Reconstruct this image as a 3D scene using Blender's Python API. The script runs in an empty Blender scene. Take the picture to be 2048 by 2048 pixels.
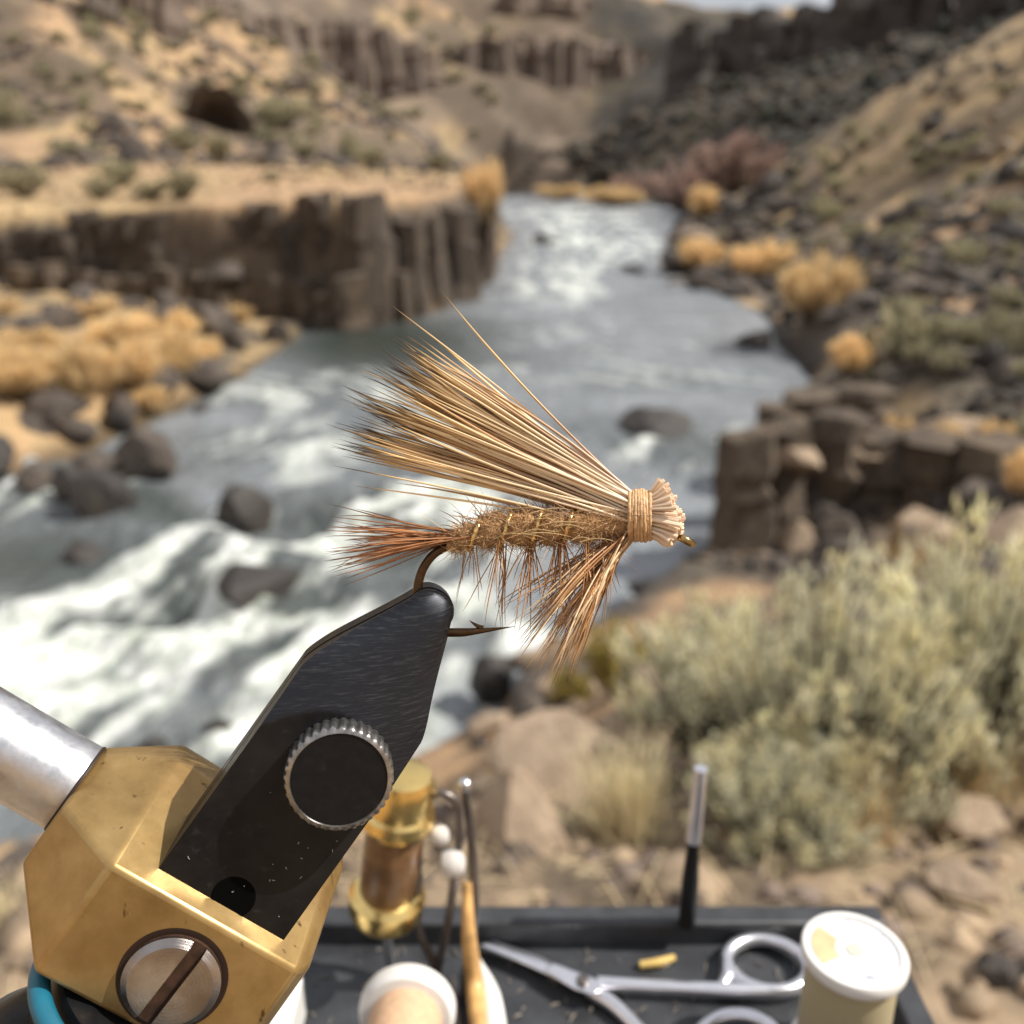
import bpy, bmesh, math, random
import numpy as np
from mathutils import Vector, Matrix
R_ = math.radians
random.seed(7); rng = np.random.default_rng(7)
sc = bpy.context.scene
col = sc.collection

# ------------------------------------------------------------------ camera
PITCH = R_(20.2); FPX = 1886.0; HALF = 1024.0
cam_d = bpy.data.cameras.new('camera'); cam = bpy.data.objects.new('camera', cam_d); col.objects.link(cam)
cam.location = (0, 0, 0); cam.rotation_euler = (math.pi/2 - PITCH, 0, 0)
cam_d.sensor_width = 36.0; cam_d.lens = 36.0*FPX/2048.0
cam_d.clip_start = 0.01; cam_d.clip_end = 5000
D0 = 0.10                                   # the fly is ten centimetres from the lens
cam_d.dof.use_dof = True; cam_d.dof.focus_distance = D0; cam_d.dof.aperture_fstop = 22.5
cam_d.dof.aperture_blades = 0
sc.camera = cam

# ------------------------------------------------------------------ light
SUN = Vector((0.67, -0.01, 0.72)).normalized()
w = bpy.data.worlds.new('World'); sc.world = w; w.use_nodes = True
nt = w.node_tree; nt.nodes.clear()
wo = nt.nodes.new('ShaderNodeOutputWorld'); bg = nt.nodes.new('ShaderNodeBackground')
sky = nt.nodes.new('ShaderNodeTexSky'); sky.sky_type = 'NISHITA'; sky.sun_disc = False
sky.sun_elevation = math.asin(SUN.z); sky.sun_rotation = math.atan2(SUN.x, SUN.y)
sky.dust_density = 2.0; sky.air_density = 1.0
tc = nt.nodes.new('ShaderNodeTexCoord'); nz = nt.nodes.new('ShaderNodeTexNoise')
nz.inputs['Scale'].default_value = 2.2; nz.inputs['Detail'].default_value = 6
rmp = nt.nodes.new('ShaderNodeValToRGB'); rmp.color_ramp.elements[0].position = .24; rmp.color_ramp.elements[1].position = .52
mx = nt.nodes.new('ShaderNodeMix'); mx.data_type = 'RGBA'
nt.links.new(tc.outputs['Generated'], nz.inputs['Vector']); nt.links.new(nz.outputs['Fac'], rmp.inputs['Fac'])
nt.links.new(rmp.outputs['Color'], mx.inputs['Factor']); nt.links.new(sky.outputs['Color'], mx.inputs['A'])
mx.inputs['B'].default_value = (11.5, 11.7, 12.3, 1)      # thin bright cloud
nt.links.new(mx.outputs['Result'], bg.inputs['Color']); bg.inputs['Strength'].default_value = 0.051
nt.links.new(bg.outputs['Background'], wo.inputs['Surface'])
sun_d = bpy.data.lights.new('sun', 'SUN'); sun_d.energy = 5.0; sun_d.angle = R_(0.55); sun_d.color = (1, .95, .86)
sun = bpy.data.objects.new('sun', sun_d); col.objects.link(sun)
sun.rotation_euler = SUN.to_track_quat('Z', 'Y').to_euler()
sc.view_settings.view_transform = 'Standard'; sc.view_settings.look = 'None'
sc.view_settings.exposure = 0.32; sc.view_settings.gamma = 1.0; sc.view_settings.use_curve_mapping = False
try:
    sc.render.engine = 'CYCLES'; sc.cycles.use_denoising = True
    sc.cycles.max_bounces = 6; sc.cycles.diffuse_bounces = 3; sc.cycles.glossy_bounces = 3; sc.cycles.transmission_bounces = 4
    sc.cycles.sample_clamp_indirect = 4.0
except Exception: pass

# ------------------------------------------------------------------ geometry helpers
FW = Vector((0, math.cos(PITCH), -math.sin(PITCH))); UP = Vector((0, math.sin(PITCH), math.cos(PITCH))); RT = Vector((1, 0, 0))
def ray(px, py): return RT*((px-HALF)/FPX) + UP*((HALF-py)/FPX) + FW
def at_depth(px, py, d): return ray(px, py)*d
def at_y(px, py, Y): v = ray(px, py); return v*(Y/v.y)
def at_z(px, py, Z): v = ray(px, py); return v*(Z/v.z)
def to_px(P):
    P = np.asarray(P, float); f = P @ np.array(FW); f = np.where(np.abs(f) < 1e-6, 1e-6, f)
    return HALF + FPX*(P @ np.array(RT))/f, HALF - FPX*(P @ np.array(UP))/f
K = D0/FPX                                  # one photo pixel at the fly, in metres
def fp(px, py, wz=0.0): return at_depth(px, py, D0 - wz*K)   # wz > 0 is nearer the lens

def _hash(ix, iy, iz, s):
    h = (ix*374761393 + iy*668265263 + iz*2147483647 + s*974711) & 0xffffffff
    h = ((h ^ (h >> 13))*1274126177) & 0xffffffff
    return ((h ^ (h >> 16)) & 0xffff)/65535.0
def vnoise(x, y, z=None, s=0):
    x = np.asarray(x, float); y = np.asarray(y, float); z = np.zeros_like(x) if z is None else np.asarray(z, float)
    ix = np.floor(x).astype(np.int64); iy = np.floor(y).astype(np.int64); iz = np.floor(z).astype(np.int64)
    fx, fy, fz = x-ix, y-iy, z-iz
    fx, fy, fz = [t*t*(3-2*t) for t in (fx, fy, fz)]
    r = 0
    for a in (0, 1):
        for b in (0, 1):
            for c in (0, 1):
                r = r + _hash(ix+a, iy+b, iz+c, s)*(fx if a else 1-fx)*(fy if b else 1-fy)*(fz if c else 1-fz)
    return r
def fbm(x, y, z=None, s=0, o=4):
    r = 0; a = .5; t = 0
    for i in range(o):
        k = 2.0**i
        r = r + a*vnoise(np.asarray(x)*k, np.asarray(y)*k, None if z is None else np.asarray(z)*k, s+i*17); t += a; a *= .5
    return r/t
def sstep(a, b, x): t = np.clip((x-a)/(b-a), 0, 1); return t*t*(3-2*t)

def mk(name, V, Fc, mat=None, parent=None, sharp=None, cols=None, smooth=True, **tags):
    me = bpy.data.meshes.new(name)
    V = np.asarray(V, dtype=np.float32)
    if isinstance(Fc, np.ndarray):
        n, k = Fc.shape
        me.vertices.add(len(V)); me.vertices.foreach_set('co', V.ravel())
        me.loops.add(n*k); me.loops.foreach_set('vertex_index', Fc.astype(np.int32).ravel())
        me.polygons.add(n); me.polygons.foreach_set('loop_start', np.arange(0, n*k, k, dtype=np.int32))
        me.update(calc_edges=True)
    else:
        me.from_pydata([tuple(map(float, v)) for v in V], [], Fc)
    me.validate(); me.update()
    if cols is not None:
        at = me.color_attributes.new('Col', 'FLOAT_COLOR', 'POINT')
        c = np.ones((len(V), 4), np.float32); c[:, :3] = np.asarray(cols, np.float32)[:, :3]
        at.data.foreach_set('color', c.ravel())
    if sharp is not None:
        bm = bmesh.new(); bm.from_mesh(me)
        bmesh.ops.recalc_face_normals(bm, faces=bm.faces)
        lim = R_(sharp)
        for e in bm.edges: e.smooth = not (len(e.link_faces) == 2 and e.calc_face_angle(0) > lim)
        for f in bm.faces: f.smooth = True
        bm.to_mesh(me); bm.free()
    elif smooth:
        me.polygons.foreach_set('use_smooth', np.ones(len(me.polygons), bool)); me.update()
    if mat is not None: me.materials.append(mat)
    return link(name, me, parent, **tags)
def link(name, me, parent=None, **tags):
    o = bpy.data.objects.new(name, me); col.objects.link(o)
    if parent is not None: o.parent = parent
    for k, v in tags.items():
        if v is not None: o[k] = v
    return o
def thing(name, label, cat, loc=(0, 0, 0), group=None):
    o = bpy.data.objects.new(name, None); col.objects.link(o); o.location = loc; o.empty_display_size = .01
    o['label'] = label; o['category'] = cat
    if group: o['group'] = group
    return o
def bevel(o, wd, seg=2, ang=30):
    m = o.modifiers.new('bevel', 'BEVEL'); m.width = wd; m.segments = seg; m.limit_method = 'ANGLE'; m.angle_limit = R_(ang)
    m.harden_normals = False
    return o

def tube_mesh(paths, sides=5, caps=True):
    """paths: list of (pts (n,3), radii (n,), cols (n,3)) -> V, F(list quads), C"""
    Vs, Fs, Cs = [], [], []; off = 0
    an = np.linspace(0, 2*math.pi, sides, endpoint=False); ca, sa = np.cos(an), np.sin(an)
    for pts, rad, cc in paths:
        pts = np.asarray(pts, float); n = len(pts); rad = np.broadcast_to(np.asarray(rad, float), (n,))
        t = np.gradient(pts, axis=0); t /= np.linalg.norm(t, axis=1, keepdims=True)+1e-12
        ref = min((np.array(q) for q in ((.31, .87, .38), (0, 0, 1.), (1., 0, 0), (0, 1., 0))), key=lambda q: np.abs(t @ q).max())
        u = np.cross(t, ref); u /= np.linalg.norm(u, axis=1, keepdims=True)+1e-12; v = np.cross(t, u)
        ring = pts[:, None, :] + rad[:, None, None]*(u[:, None, :]*ca[None, :, None] + v[:, None, :]*sa[None, :, None])
        Vs.append(ring.reshape(-1, 3))
        Cs.append(np.repeat(np.broadcast_to(np.asarray(cc, float), (n, 3)), sides, axis=0))
        i = np.arange(n-1)[:, None]*sides + off; j = np.arange(sides)[None, :]; j2 = (j+1) % sides
        Fs.append(np.stack([i+j, i+j2, i+sides+j2, i+sides+j], -1).reshape(-1, 4))
        if caps and sides > 3:
            pass
        off += n*sides
    return np.concatenate(Vs), np.concatenate(Fs), np.concatenate(Cs)
def bez(p0, p1, p2, n):
    t = np.linspace(0, 1, n)[:, None]
    return (1-t)**2*np.array(p0) + 2*t*(1-t)*np.array(p1) + t*t*np.array(p2)

def frame(z, x=None):
    z = Vector(z).normalized()
    x = Vector(x) if x is not None else (Vector((1, 0, 0)) if abs(z.x) < .9 else Vector((0, 1, 0)))
    x = (x - z*x.dot(z)).normalized(); y = z.cross(x)
    return x, y, z
def lathe(name, org, axis, prof, mat, parent=None, seg=40, sharp=30, x=None, rfun=None, **tags):
    """prof: list of (radius, height along axis)"""
    X, Y, Z = frame(axis, x); V, F = [], []
    n = len(prof)
    for (r, h) in prof:
        for k in range(seg):
            a = 2*math.pi*k/seg; rr = r if rfun is None else rfun(r, h, a, k)
            V.append(Vector(org) + X*(rr*math.cos(a)) + Y*(rr*math.sin(a)) + Z*h)
    for i in range(n-1):
        for k in range(seg):
            F.append((i*seg+k, i*seg+(k+1) % seg, (i+1)*seg+(k+1) % seg, (i+1)*seg+k))
    F.append(tuple(range(seg))[::-1]); F.append(tuple((n-1)*seg+k for k in range(seg)))
    return mk(name, V, F, mat, parent, sharp=sharp, **tags)
def box_vf(c, X, Y, Z, hx, hy, hz):
    c = Vector(c); V = [c + X*(sx*hx) + Y*(sy*hy) + Z*(sz*hz) for sx in (-1, 1) for sy in (-1, 1) for sz in (-1, 1)]
    F = [(0, 1, 3, 2), (4, 6, 7, 5), (0, 4, 5, 1), (2, 3, 7, 6), (0, 2, 6, 4), (1, 5, 7, 3)]
    return V, F
def prism(name, pts2, o, X, Y, Z, z0, z1, mat, parent=None, sharp=30, **tags):
    n = len(pts2); V = [Vector(o)+X*a+Y*b+Z*z for z in (z0, z1) for a, b in pts2]
    F = [tuple(range(n))[::-1], tuple(range(n, 2*n))] + [(i, (i+1) % n, n+(i+1) % n, n+i) for i in range(n)]
    return mk(name, V, F, mat, parent, sharp=sharp, **tags)

# ------------------------------------------------------------------ materials
class N:
    def __init__(s, name):
        s.m = bpy.data.materials.new(name); s.m.use_nodes = True; s.t = s.m.node_tree; s.b = s.t.nodes['Principled BSDF']
        s.out = s.t.nodes['Material Output']
    def n(s, typ, **kw):
        x = s.t.nodes.new('ShaderNode'+typ)
        for k, v in kw.items():
            if k in x.inputs: x.inputs[k].default_value = v
            else: setattr(x, k, v)
        return x
    def l(s, a, b): s.t.links.new(a, b)
    def noise(s, scale, detail=5, rough=.55, stretch=None, coord='Object', rot=(0, 0, 0)):
        tc = s.n('TexCoord'); mp = s.n('Mapping'); mp.inputs['Scale'].default_value = stretch or (1, 1, 1); mp.inputs['Rotation'].default_value = rot
        nz = s.n('TexNoise', Scale=scale, Detail=detail, Roughness=rough)
        s.l(tc.outputs[coord], mp.inputs['Vector']); s.l(mp.outputs['Vector'], nz.inputs['Vector'])
        return nz.outputs['Fac']
    def ramp(s, fac, stops):
        r = s.n('ValToRGB'); e = r.color_ramp.elements
        while len(e) < len(stops): e.new(.5)
        for q, (p, c) in zip(e, stops):
            q.position = p; q.color = (*c, 1) if len(c) == 3 else c
        s.l(fac, r.inputs['Fac']); return r.outputs['Color']
    def mix(s, fac, a, b, mode='MIX'):
        m = s.n('Mix', data_type='RGBA', blend_type=mode)
        for i, v in (('Factor', fac), ('A', a), ('B', b)):
            sk = [q for q in m.inputs if q.name == i and q.type == ('VALUE' if i == 'Factor' else 'RGBA')][0]
            if hasattr(v, 'links'): s.l(v, sk)
            else: sk.default_value = v if i == 'Factor' else ((*v, 1) if len(v) == 3 else v)
        return [q for q in m.outputs if q.type == 'RGBA'][0]
    def math(s, op, a, b=0.0):
        m = s.n('Math', operation=op)
        for i, v in enumerate((a, b)):
            if hasattr(v, 'links'): s.l(v, m.inputs[i])
            else: m.inputs[i].default_value = v
        return m.outputs[0]
    def base(s, c):
        if hasattr(c, 'links'): s.l(c, s.b.inputs['Base Color'])
        else: s.b.inputs['Base Color'].default_value = (*c, 1)
    def set(s, **kw):
        for k, v in kw.items():
            k = k.replace('_', ' ')
            if hasattr(v, 'links'): s.l(v, s.b.inputs[k])
            else: s.b.inputs[k].default_value = v
    def bump(s, h, st=.3, dist=.001):
        b = s.n('Bump', Strength=st, Distance=dist); s.l(h, b.inputs['Height']); s.l(b.outputs['Normal'], s.b.inputs['Normal'])
    def attr(s, n='Col'): a = s.n('VertexColor'); a.layer_name = n; return a.outputs['Color']
    def objrand(s): return s.n('ObjectInfo').outputs['Random']

def simple(name, c, rough=.5, metal=0., var=.15, scale=300, bump=0., dist=.0002, **kw):
    m = N(name); f = m.noise(scale)
    lo = tuple(x*(1-var) for x in c); hi = tuple(min(1, x*(1+var)) for x in c)
    m.base(m.ramp(f, [(.3, lo), (.7, hi)])); m.set(Roughness=rough, Metallic=metal, **kw)
    if bump: m.bump(f, bump, dist)
    return m.m
def hair_mat(name, trans=.3, rough=.34):
    m = N(name); c = m.attr(); m.base(c); m.set(Roughness=rough)
    t = m.n('BsdfTranslucent'); m.l(c, t.inputs['Color'])
    ms = m.n('MixShader'); ms.inputs[0].default_value = trans
    m.l(m.b.outputs[0], ms.inputs[1]); m.l(t.outputs[0], ms.inputs[2]); m.l(ms.outputs[0], m.out.inputs['Surface']); return m.m
def leaf_mat(name, trans=.25):
    m = N(name); c = m.attr(); h = m.n('HueSaturation'); m.l(c, h.inputs['Color'])
    v = m.math('ADD', m.math('MULTIPLY', m.objrand(), .35), .82); m.l(v, h.inputs['Value'])
    m.base(h.outputs[0]); m.set(Roughness=.75)
    t = m.n('BsdfTranslucent'); m.l(h.outputs[0], t.inputs['Color'])
    ms = m.n('MixShader'); ms.inputs[0].default_value = trans
    m.l(m.b.outputs[0], ms.inputs[1]); m.l(t.outputs[0], ms.inputs[2]); m.l(ms.outputs[0], m.out.inputs['Surface']); return m.m
M = {}
M['hair'] = hair_mat('hair', .12); M['leaf'] = leaf_mat('leaf', .36)
def black_metal():
    m = N('black_anodised'); f = m.noise(900, 6, stretch=(1, 1, 1)); g = m.noise(260, 4, .7, stretch=(.6, 1, 9), rot=(0, .9, .4))
    m.base(m.ramp(f, [(.3, (.005, .005, .006)), (.62, (.008, .008, .009)), (.78, (.016, .016, .017))])); m.set(Specular_IOR_Level=.22)
    m.set(Roughness=m.ramp(g, [(.3, (.30,)*3), (.7, (.46,)*3)])); m.bump(g, .12, .00005); return m.m
def jaw_mat():
    m = N('black_jaw_steel'); k = m.attr(); f = m.noise(900, 6); g = m.noise(260, 4, .7, stretch=(.6, 1, 9), rot=(0, .9, .4))
    h = m.noise(420, 6, .75, stretch=(1, 1, 16), rot=(0, .62, .3)); w_ = m.noise(120, 3, .6)
    flat_ = m.mix(m.ramp(w_, [(.45, (0, 0, 0)), (.7, (.8, .8, .8))]), m.ramp(f, [(.3, (.004, .004, .005)), (.62, (.007, .007, .008)), (.74, (.022, .021, .020))]), (.016, .015, .014))
    scr = m.ramp(h, [(.52, (0, 0, 0)), (.72, (1, 1, 1))])
    m.base(m.mix(k, flat_, m.mix(scr, (.028, .030, .037), (.085, .085, .09)))); m.set(Metallic=m.math('MULTIPLY', k, .7), Roughness=m.mix(k, m.ramp(g, [(.3, (.30,)*3), (.7, (.46,)*3)]), m.ramp(h, [(.3, (.34,)*3), (.7, (.52,)*3)])), Specular_IOR_Level=.25)
    m.bump(m.math('ADD', g, m.math('MULTIPLY', h, k)), .22, .00005); return m.m
def brass_mat():
    m = N('brass'); f = m.noise(140, 6, .65); g = m.noise(500, 5, .75, stretch=(1, 1, 6), rot=(0, .62, .3)); p = m.noise(620, 3, .6, stretch=(1, 1, .35), rot=(0, .6, 0)); h = m.noise(60, 4, .6)
    c = m.ramp(f, [(.25, (.24, .145, .05)), (.5, (.36, .235, .090)), (.75, (.47, .325, .145))])
    c = m.mix(m.ramp(h, [(.45, (0, 0, 0)), (.65, (.6, .6, .6))]), c, (.27, .15, .055))
    pit = m.ramp(p, [(.66, (0, 0, 0)), (.73, (1, 1, 1))])
    m.base(m.mix(pit, c, (.11, .06, .022))); m.set(Metallic=.62, Roughness=m.ramp(m.noise(300, 5, .7), [(.3, (.27,)*3), (.75, (.40,)*3)])); m.bump(g, .06, .00004); return m.m
M['black'] = black_metal(); M['jaw'] = jaw_mat(); M['brass'] = brass_mat()
M['steel'] = simple('steel', (.62, .62, .64), .24, 1, .1, 400, .1, .00003)
M['shaft'] = (lambda m: (m.base(m.ramp(m.noise(150, 6, .7), [(.3, (.50, .50, .53)), (.7, (.72, .72, .74))])), m.set(Metallic=1, Roughness=m.ramp(m.noise(500, 4, .7), [(.3, (.28,)*3), (.7, (.48,)*3)])), m.m)[-1])(N('brushed_steel'))
M['knurl'] = simple('knurl_steel', (.30, .29, .28), .3, .9, .4, 900, .3, .0001)
M['satin'] = simple('satin_scissor_steel', (.70, .70, .75), .30, .95, .05, 300)
M['white'] = simple('white_plastic', (.70, .69, .67), .35, 0, .03, 200)
M['teal'] = simple('teal_rubber', (.008, .115, .18), .42, 0, .12, 300, .1, .00005)
M['tray'] = simple('black_tray_plastic', (.034, .036, .041), .45, 0, .45, 120, .15, .0002)
M['wood'] = simple('light_wood', (.55, .32, .12), .4, 0, .35, 220)
M['gold'] = simple('gold_brass', (.85, .62, .24), .25, 1, .06, 300)
M['brownwood'] = simple('brown_wood', (.16, .085, .035), .35, 0, .3, 300)
M['dark'] = simple('dark_steel', (.16, .14, .13), .35, .8, .2, 300)
M['bead'] = simple('pearl_bead', (.60, .57, .54), .25, 0, .05, 300)
M['hook'] = simple('bronzed_hook', (.075, .042, .020), .25, .85, .25, 600)
M['eye'] = simple('bronze_eye', (.42, .30, .14), .2, 1, .25, 600)
def screw_mat(c):
    m = N('turned_screw_steel'); t = m.n('TexCoord'); mp = m.n('Mapping'); mp.inputs['Location'].default_value = tuple(-x for x in c)
    wv = m.n('TexWave', Scale=900, Distortion=2.5, Detail=3); wv.wave_type = 'RINGS'; wv.rings_direction = 'SPHERICAL'; wv.inputs['Detail Scale'].default_value = 300
    m.l(t.outputs['Object'], mp.inputs['Vector']); m.l(mp.outputs['Vector'], wv.inputs['Vector'])
    m.base(m.ramp(m.noise(140, 4), [(.35, (.22, .20, .19)), (.55, (.36, .32, .30)), (.75, (.62, .62, .64))])); m.set(Metallic=1, Roughness=m.ramp(m.noise(500, 4), [(.3, (.16,)*3), (.7, (.34,)*3)])); m.bump(wv.outputs['Fac'], .22, .00006); return m.m
M['slot'] = simple('dark_slot', (.06, .030, .018), .55, .3, .5, 700)  # dark brown under the screw halves, seen along the slot
M['ring_dark'] = simple('dark_ring', (.022, .009, .004), .6, .2, .2, 500)  # near-black for the painted shade round the screw, also on the shoulder ring
M['tinsel'] = simple('gold_tinsel', (.80, .52, .22), .22, .9, .35, 2500)
def thread_mat(name, c, sc_=5200):
    m = N(name); t = m.n('TexCoord'); wv = m.n('TexWave', Scale=sc_/6.28, Distortion=1.5, Detail=2); wv.bands_direction = 'Z'
    m.l(t.outputs['Object'], wv.inputs['Vector'])
    m.base(m.ramp(wv.outputs['Fac'], [(.1, tuple(x*.7 for x in c)), (.7, c)])); m.set(Roughness=.55); m.bump(wv.outputs['Fac'], .3, .0001); return m.m
M['thread_olive'] = thread_mat('beige_thread', (.42, .36, .22)); M['thread_tan'] = simple('tan_thread', (.62, .40, .25), .55, 0, .15, 900, .2, .0001)
def label_mat():
    m = N('spool_label'); f = m.noise(160, 3, .6); g = m.noise(420, 2, .5, stretch=(1, 2.5, 1))
    a = m.ramp(g, [(.60, (0, 0, 0)), (.66, (1, 1, 1))]); b = m.ramp(f, [(.48, (0, 0, 0)), (.54, (1, 1, 1))])
    m.base(m.mix(m.mix(1.0, a, b, 'MULTIPLY'), (.66, .67, .70), (.24, .27, .34))); m.set(Roughness=.35); return m.m
M['label'] = label_mat()
def rock_mat(name, lo, mid, hi, sc_=.8, bump=.5, dist=.15):
    m = N(name); ge = m.n('NewGeometry'); mp = m.n('Mapping'); mp.inputs['Scale'].default_value = (1, 1, .6); m.l(ge.outputs['Position'], mp.inputs['Vector'])
    def wn(k, d, ro):
        z = m.n('TexNoise', Scale=k, Detail=d, Roughness=ro); m.l(mp.outputs['Vector'], z.inputs['Vector']); return z.outputs['Fac']
    f = wn(sc_, 8, .65); q = wn(sc_*6, 5, .7)
    c = m.ramp(f, [(.28, lo), (.5, mid), (.74, hi)])
    c = m.mix(m.math('MULTIPLY', m.objrand(), .35), c, tuple(x*.55 for x in mid))
    m.base(m.mix(.45, c, m.ramp(q, [(.3, lo), (.7, hi)]))); m.set(Roughness=.9); m.bump(q, bump, dist); return m.m
M['basalt'] = rock_mat('basalt', (.016, .013, .012), (.050, .039, .033), (.17, .12, .078), .5, .6, .25)
M['basalt_tan'] = rock_mat('weathered_basalt', (.022, .017, .014), (.070, .052, .040), (.24, .175, .115), .9, .7, .2)
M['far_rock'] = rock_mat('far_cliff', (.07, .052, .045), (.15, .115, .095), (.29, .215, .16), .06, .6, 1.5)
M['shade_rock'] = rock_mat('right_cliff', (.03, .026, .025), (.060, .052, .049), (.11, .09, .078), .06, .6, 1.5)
M['boulder'] = rock_mat('boulder', (.016, .014, .013), (.048, .040, .036), (.19, .145, .112), 1.4, .6, .08)
M['tanrock'] = rock_mat('tan_rock', (.13, .092, .064), (.30, .22, .15), (.47, .355, .25), 4, .6, .03)
M['wetrock'] = rock_mat('wet_rock', (.008, .007, .007), (.017, .015, .014), (.075, .058, .047), 1.4, .5, .08)
M['wetrock'].node_tree.nodes['Principled BSDF'].inputs['Roughness'].default_value = .55
def terrain_mat():
    m = N('dry_ground'); c = m.attr(); f = m.noise(.05, 8, .7); q = m.noise(.9, 8, .7); z = m.noise(14, 6, .7)
    v = m.ramp(q, [(.28, (.45,)*3), (.5, (.95,)*3), (.72, (1.25,)*3)]); v2 = m.ramp(f, [(.3, (.7,)*3), (.7, (1.2,)*3)]); v3 = m.ramp(z, [(.3, (.62,)*3), (.7, (1.25,)*3)])
    m.base(m.mix(1., m.mix(1., m.mix(1., c, v, 'MULTIPLY'), v2, 'MULTIPLY'), v3, 'MULTIPLY')); m.set(Roughness=.95)
    m.bump(z, .6, .02); return m.m
M['ground'] = terrain_mat()
def water_mat():
    m = N('river_water'); fo = m.attr('Col'); sep = m.n('SeparateColor'); m.l(fo, sep.inputs[0])
    f = m.noise(1.5, 7, .65, stretch=(1, .55, 1), rot=(0, 0, .25)); q = m.noise(.35, 5, .6)
    t = m.math('ADD', sep.outputs[0], m.math('MULTIPLY', m.math('SUBTRACT', f, .5), .75))
    fac = m.ramp(t, [(.22, (0, 0, 0)), (.80, (1, 1, 1))])
    water_sky = m.mix(sep.outputs[1], (.024, .032, .023), m.ramp(q, [(.3, (.16, .175, .19)), (.7, (.29, .31, .335))]))  # the pale greys are the sky's reflection painted into the water colour
    fw = m.ramp(m.noise(2.6, 7, .7, stretch=(1, .7, 1), rot=(0, 0, .3)), [(.28, (.28, .32, .26)), (.46, (.50, .53, .48)), (.60, (.72, .73, .72))])
    m.base(m.mix(fac, water_sky, fw)); m.set(Roughness=m.ramp(fac, [(0, (.20,)*3), (1, (.75,)*3)]), IOR=1.33)
    w1 = m.noise(2.2, 5, .6, stretch=(1, .8, 1)); m.bump(w1, .8, .35); return m.m
M['water'] = water_mat()

# ================================================================== THE SETTING
WZ = -7.0
riverL = [(960, 372), (1000, 405), (1000, 440), (1040, 470), (1010, 500), (985, 560), (880, 622), (720, 655), (610, 660), (560, 700), (470, 770), (330, 840), (230, 880), (120, 930), (60, 960), (-500, 1080)]
riverR = [(1200, 385), (1380, 425), (1340, 470), (1300, 525), (1440, 590), (1540, 640), (1555, 690), (1635, 770), (1530, 840), (1500, 920), (1465, 1080), (1330, 1160), (1250, 1230), (1080, 1330), (1000, 1440), (960, 1560), (600, 1700), (-100, 1800), (-900, 1950)]
poly = np.array([at_z(a, b, WZ)[:2] for a, b in riverL[::-1] + riverR])
def poly_sd(P, poly, closed=True):
    """signed distance, negative inside"""
    x, y = P[:, 0], P[:, 1]; d = np.full(len(P), 1e18); ins = np.zeros(len(P), bool)
    n = len(poly)
    for i in range(n if closed else n-1):
        a, b = poly[i], poly[(i+1) % n]; e = b-a
        t = np.clip(((x-a[0])*e[0] + (y-a[1])*e[1])/(e @ e + 1e-12), 0, 1)
        d = np.minimum(d, (x-a[0]-t*e[0])**2 + (y-a[1]-t*e[1])**2)
        c = ((a[1] > y) != (b[1] > y)) & (x < (b[0]-a[0])*(y-a[1])/(b[1]-a[1]+1e-12)+a[0]); ins ^= c
    d = np.sqrt(d); return np.where(ins, -d, d)
near = [(40, 1850, 1.25), (0, 1745, 1.7), (-400, 1850, 1.6), (600, 1790, 1.5), (1000, 1650, 1.75), (1000, 1570, 2.1), (1200, 1720, 1.5), (1500, 1760, 1.4), (2040, 1900, 1.15), (2040, 1600, 1.9), (1300, 1490, 2.8), (1700, 1460, 2.8),
        (2040, 1320, 4), (1550, 1260, 5), (1900, 1160, 8.5), (2040, 1110, 9.5), (2400, 1200, 4), (2400, 1750, 1.5), (1250, 1350, 8.5), (1100, 1310, 11), (1750, 1170, 9), (0, 1800, 3.2), (0, 1800, 5.5), (600, 1830, 3.2), (600, 1790, 5.5), (950, 1660, 3.6), (950, 1600, 6), (-500, 2000, 3.2), (-500, 2000, 5.5), (1120, 1560, 4.5), (1250, 1420, 5.5)]
right = [(1620, 1130, 14.3), (1600, 1190, 10), (1750, 880, 20), (1600, 860, 21), (2040, 1000, 14.5), (1850, 1090, 14), (2040, 860, 18), (1700, 780, 25), (2040, 650, 25), (1900, 700, 23), (1600, 640, 42), (1800, 520, 42), (2040, 480, 40), (1500, 530, 70), (1400, 440, 125), (1600, 400, 85), (1800, 400, 65), (2040, 300, 60),
         (1620, 290, 115), (1800, 190, 100), (2048, 45, 88), (2400, -120, 80), (1640, 340, 150), (1830, 260, 140), (2080, 150, 130), (2500, 50, 130),
         (1300, 365, 230), (1230, 300, 310), (1400, 200, 290), (1600, 140, 290), (1900, 70, 290), (2300, -100, 260), (1385, 185, 335), (1600, 140, 335), (1900, 70, 330), (1420, 90, 440), (1700, 70, 460), (2200, -100, 450)]
far = [(1100, 335, 270), (1000, 352, 210), (1000, 285, 340), (1110, 250, 390), (900, 205, 370), (1200, 195, 430), (1000, 70, 490), (1250, 80, 490), (1340, 40, 620), (1030, 0, 540), (1230, 12, 540), (600, -60, 460), (300, -150, 360), (0, -260, 300),
       (1450, 55, 800), (1000, 30, 800), (400, -60, 700)]
lhill = [(-300, 290, 110), (0, 300, 120), (300, 290, 130), (600, 300, 160), (800, 315, 190), (950, 345, 200), (0, 205, 150), (250, 185, 170), (430, 250, 170), (560, 235, 200), (700, 200, 260), (300, 70, 220), (100, 60, 180), (600, 100, 320), (830, 160, 340), (-300, 100, 160), (-300, -200, 250)]
bench = [(0, 565, 48), (200, 575, 48), (440, 605, 47), (0, 700, 31), (200, 715, 31), (0, 850, 21), (350, 690, 39), (100, 640, 39), (-400, 620, 45), (-400, 900, 19)]
plat = [(-300, 440, 47), (64, 432, 48), (460, 405, 48.5), (700, 392, 50), (930, 386, 56), (985, 375, 75), (300, 362, 64), (0, 400, 54), (100, 342, 82), (500, 342, 88), (800, 348, 100), (960, 352, 130), (-300, 360, 80)]
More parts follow.
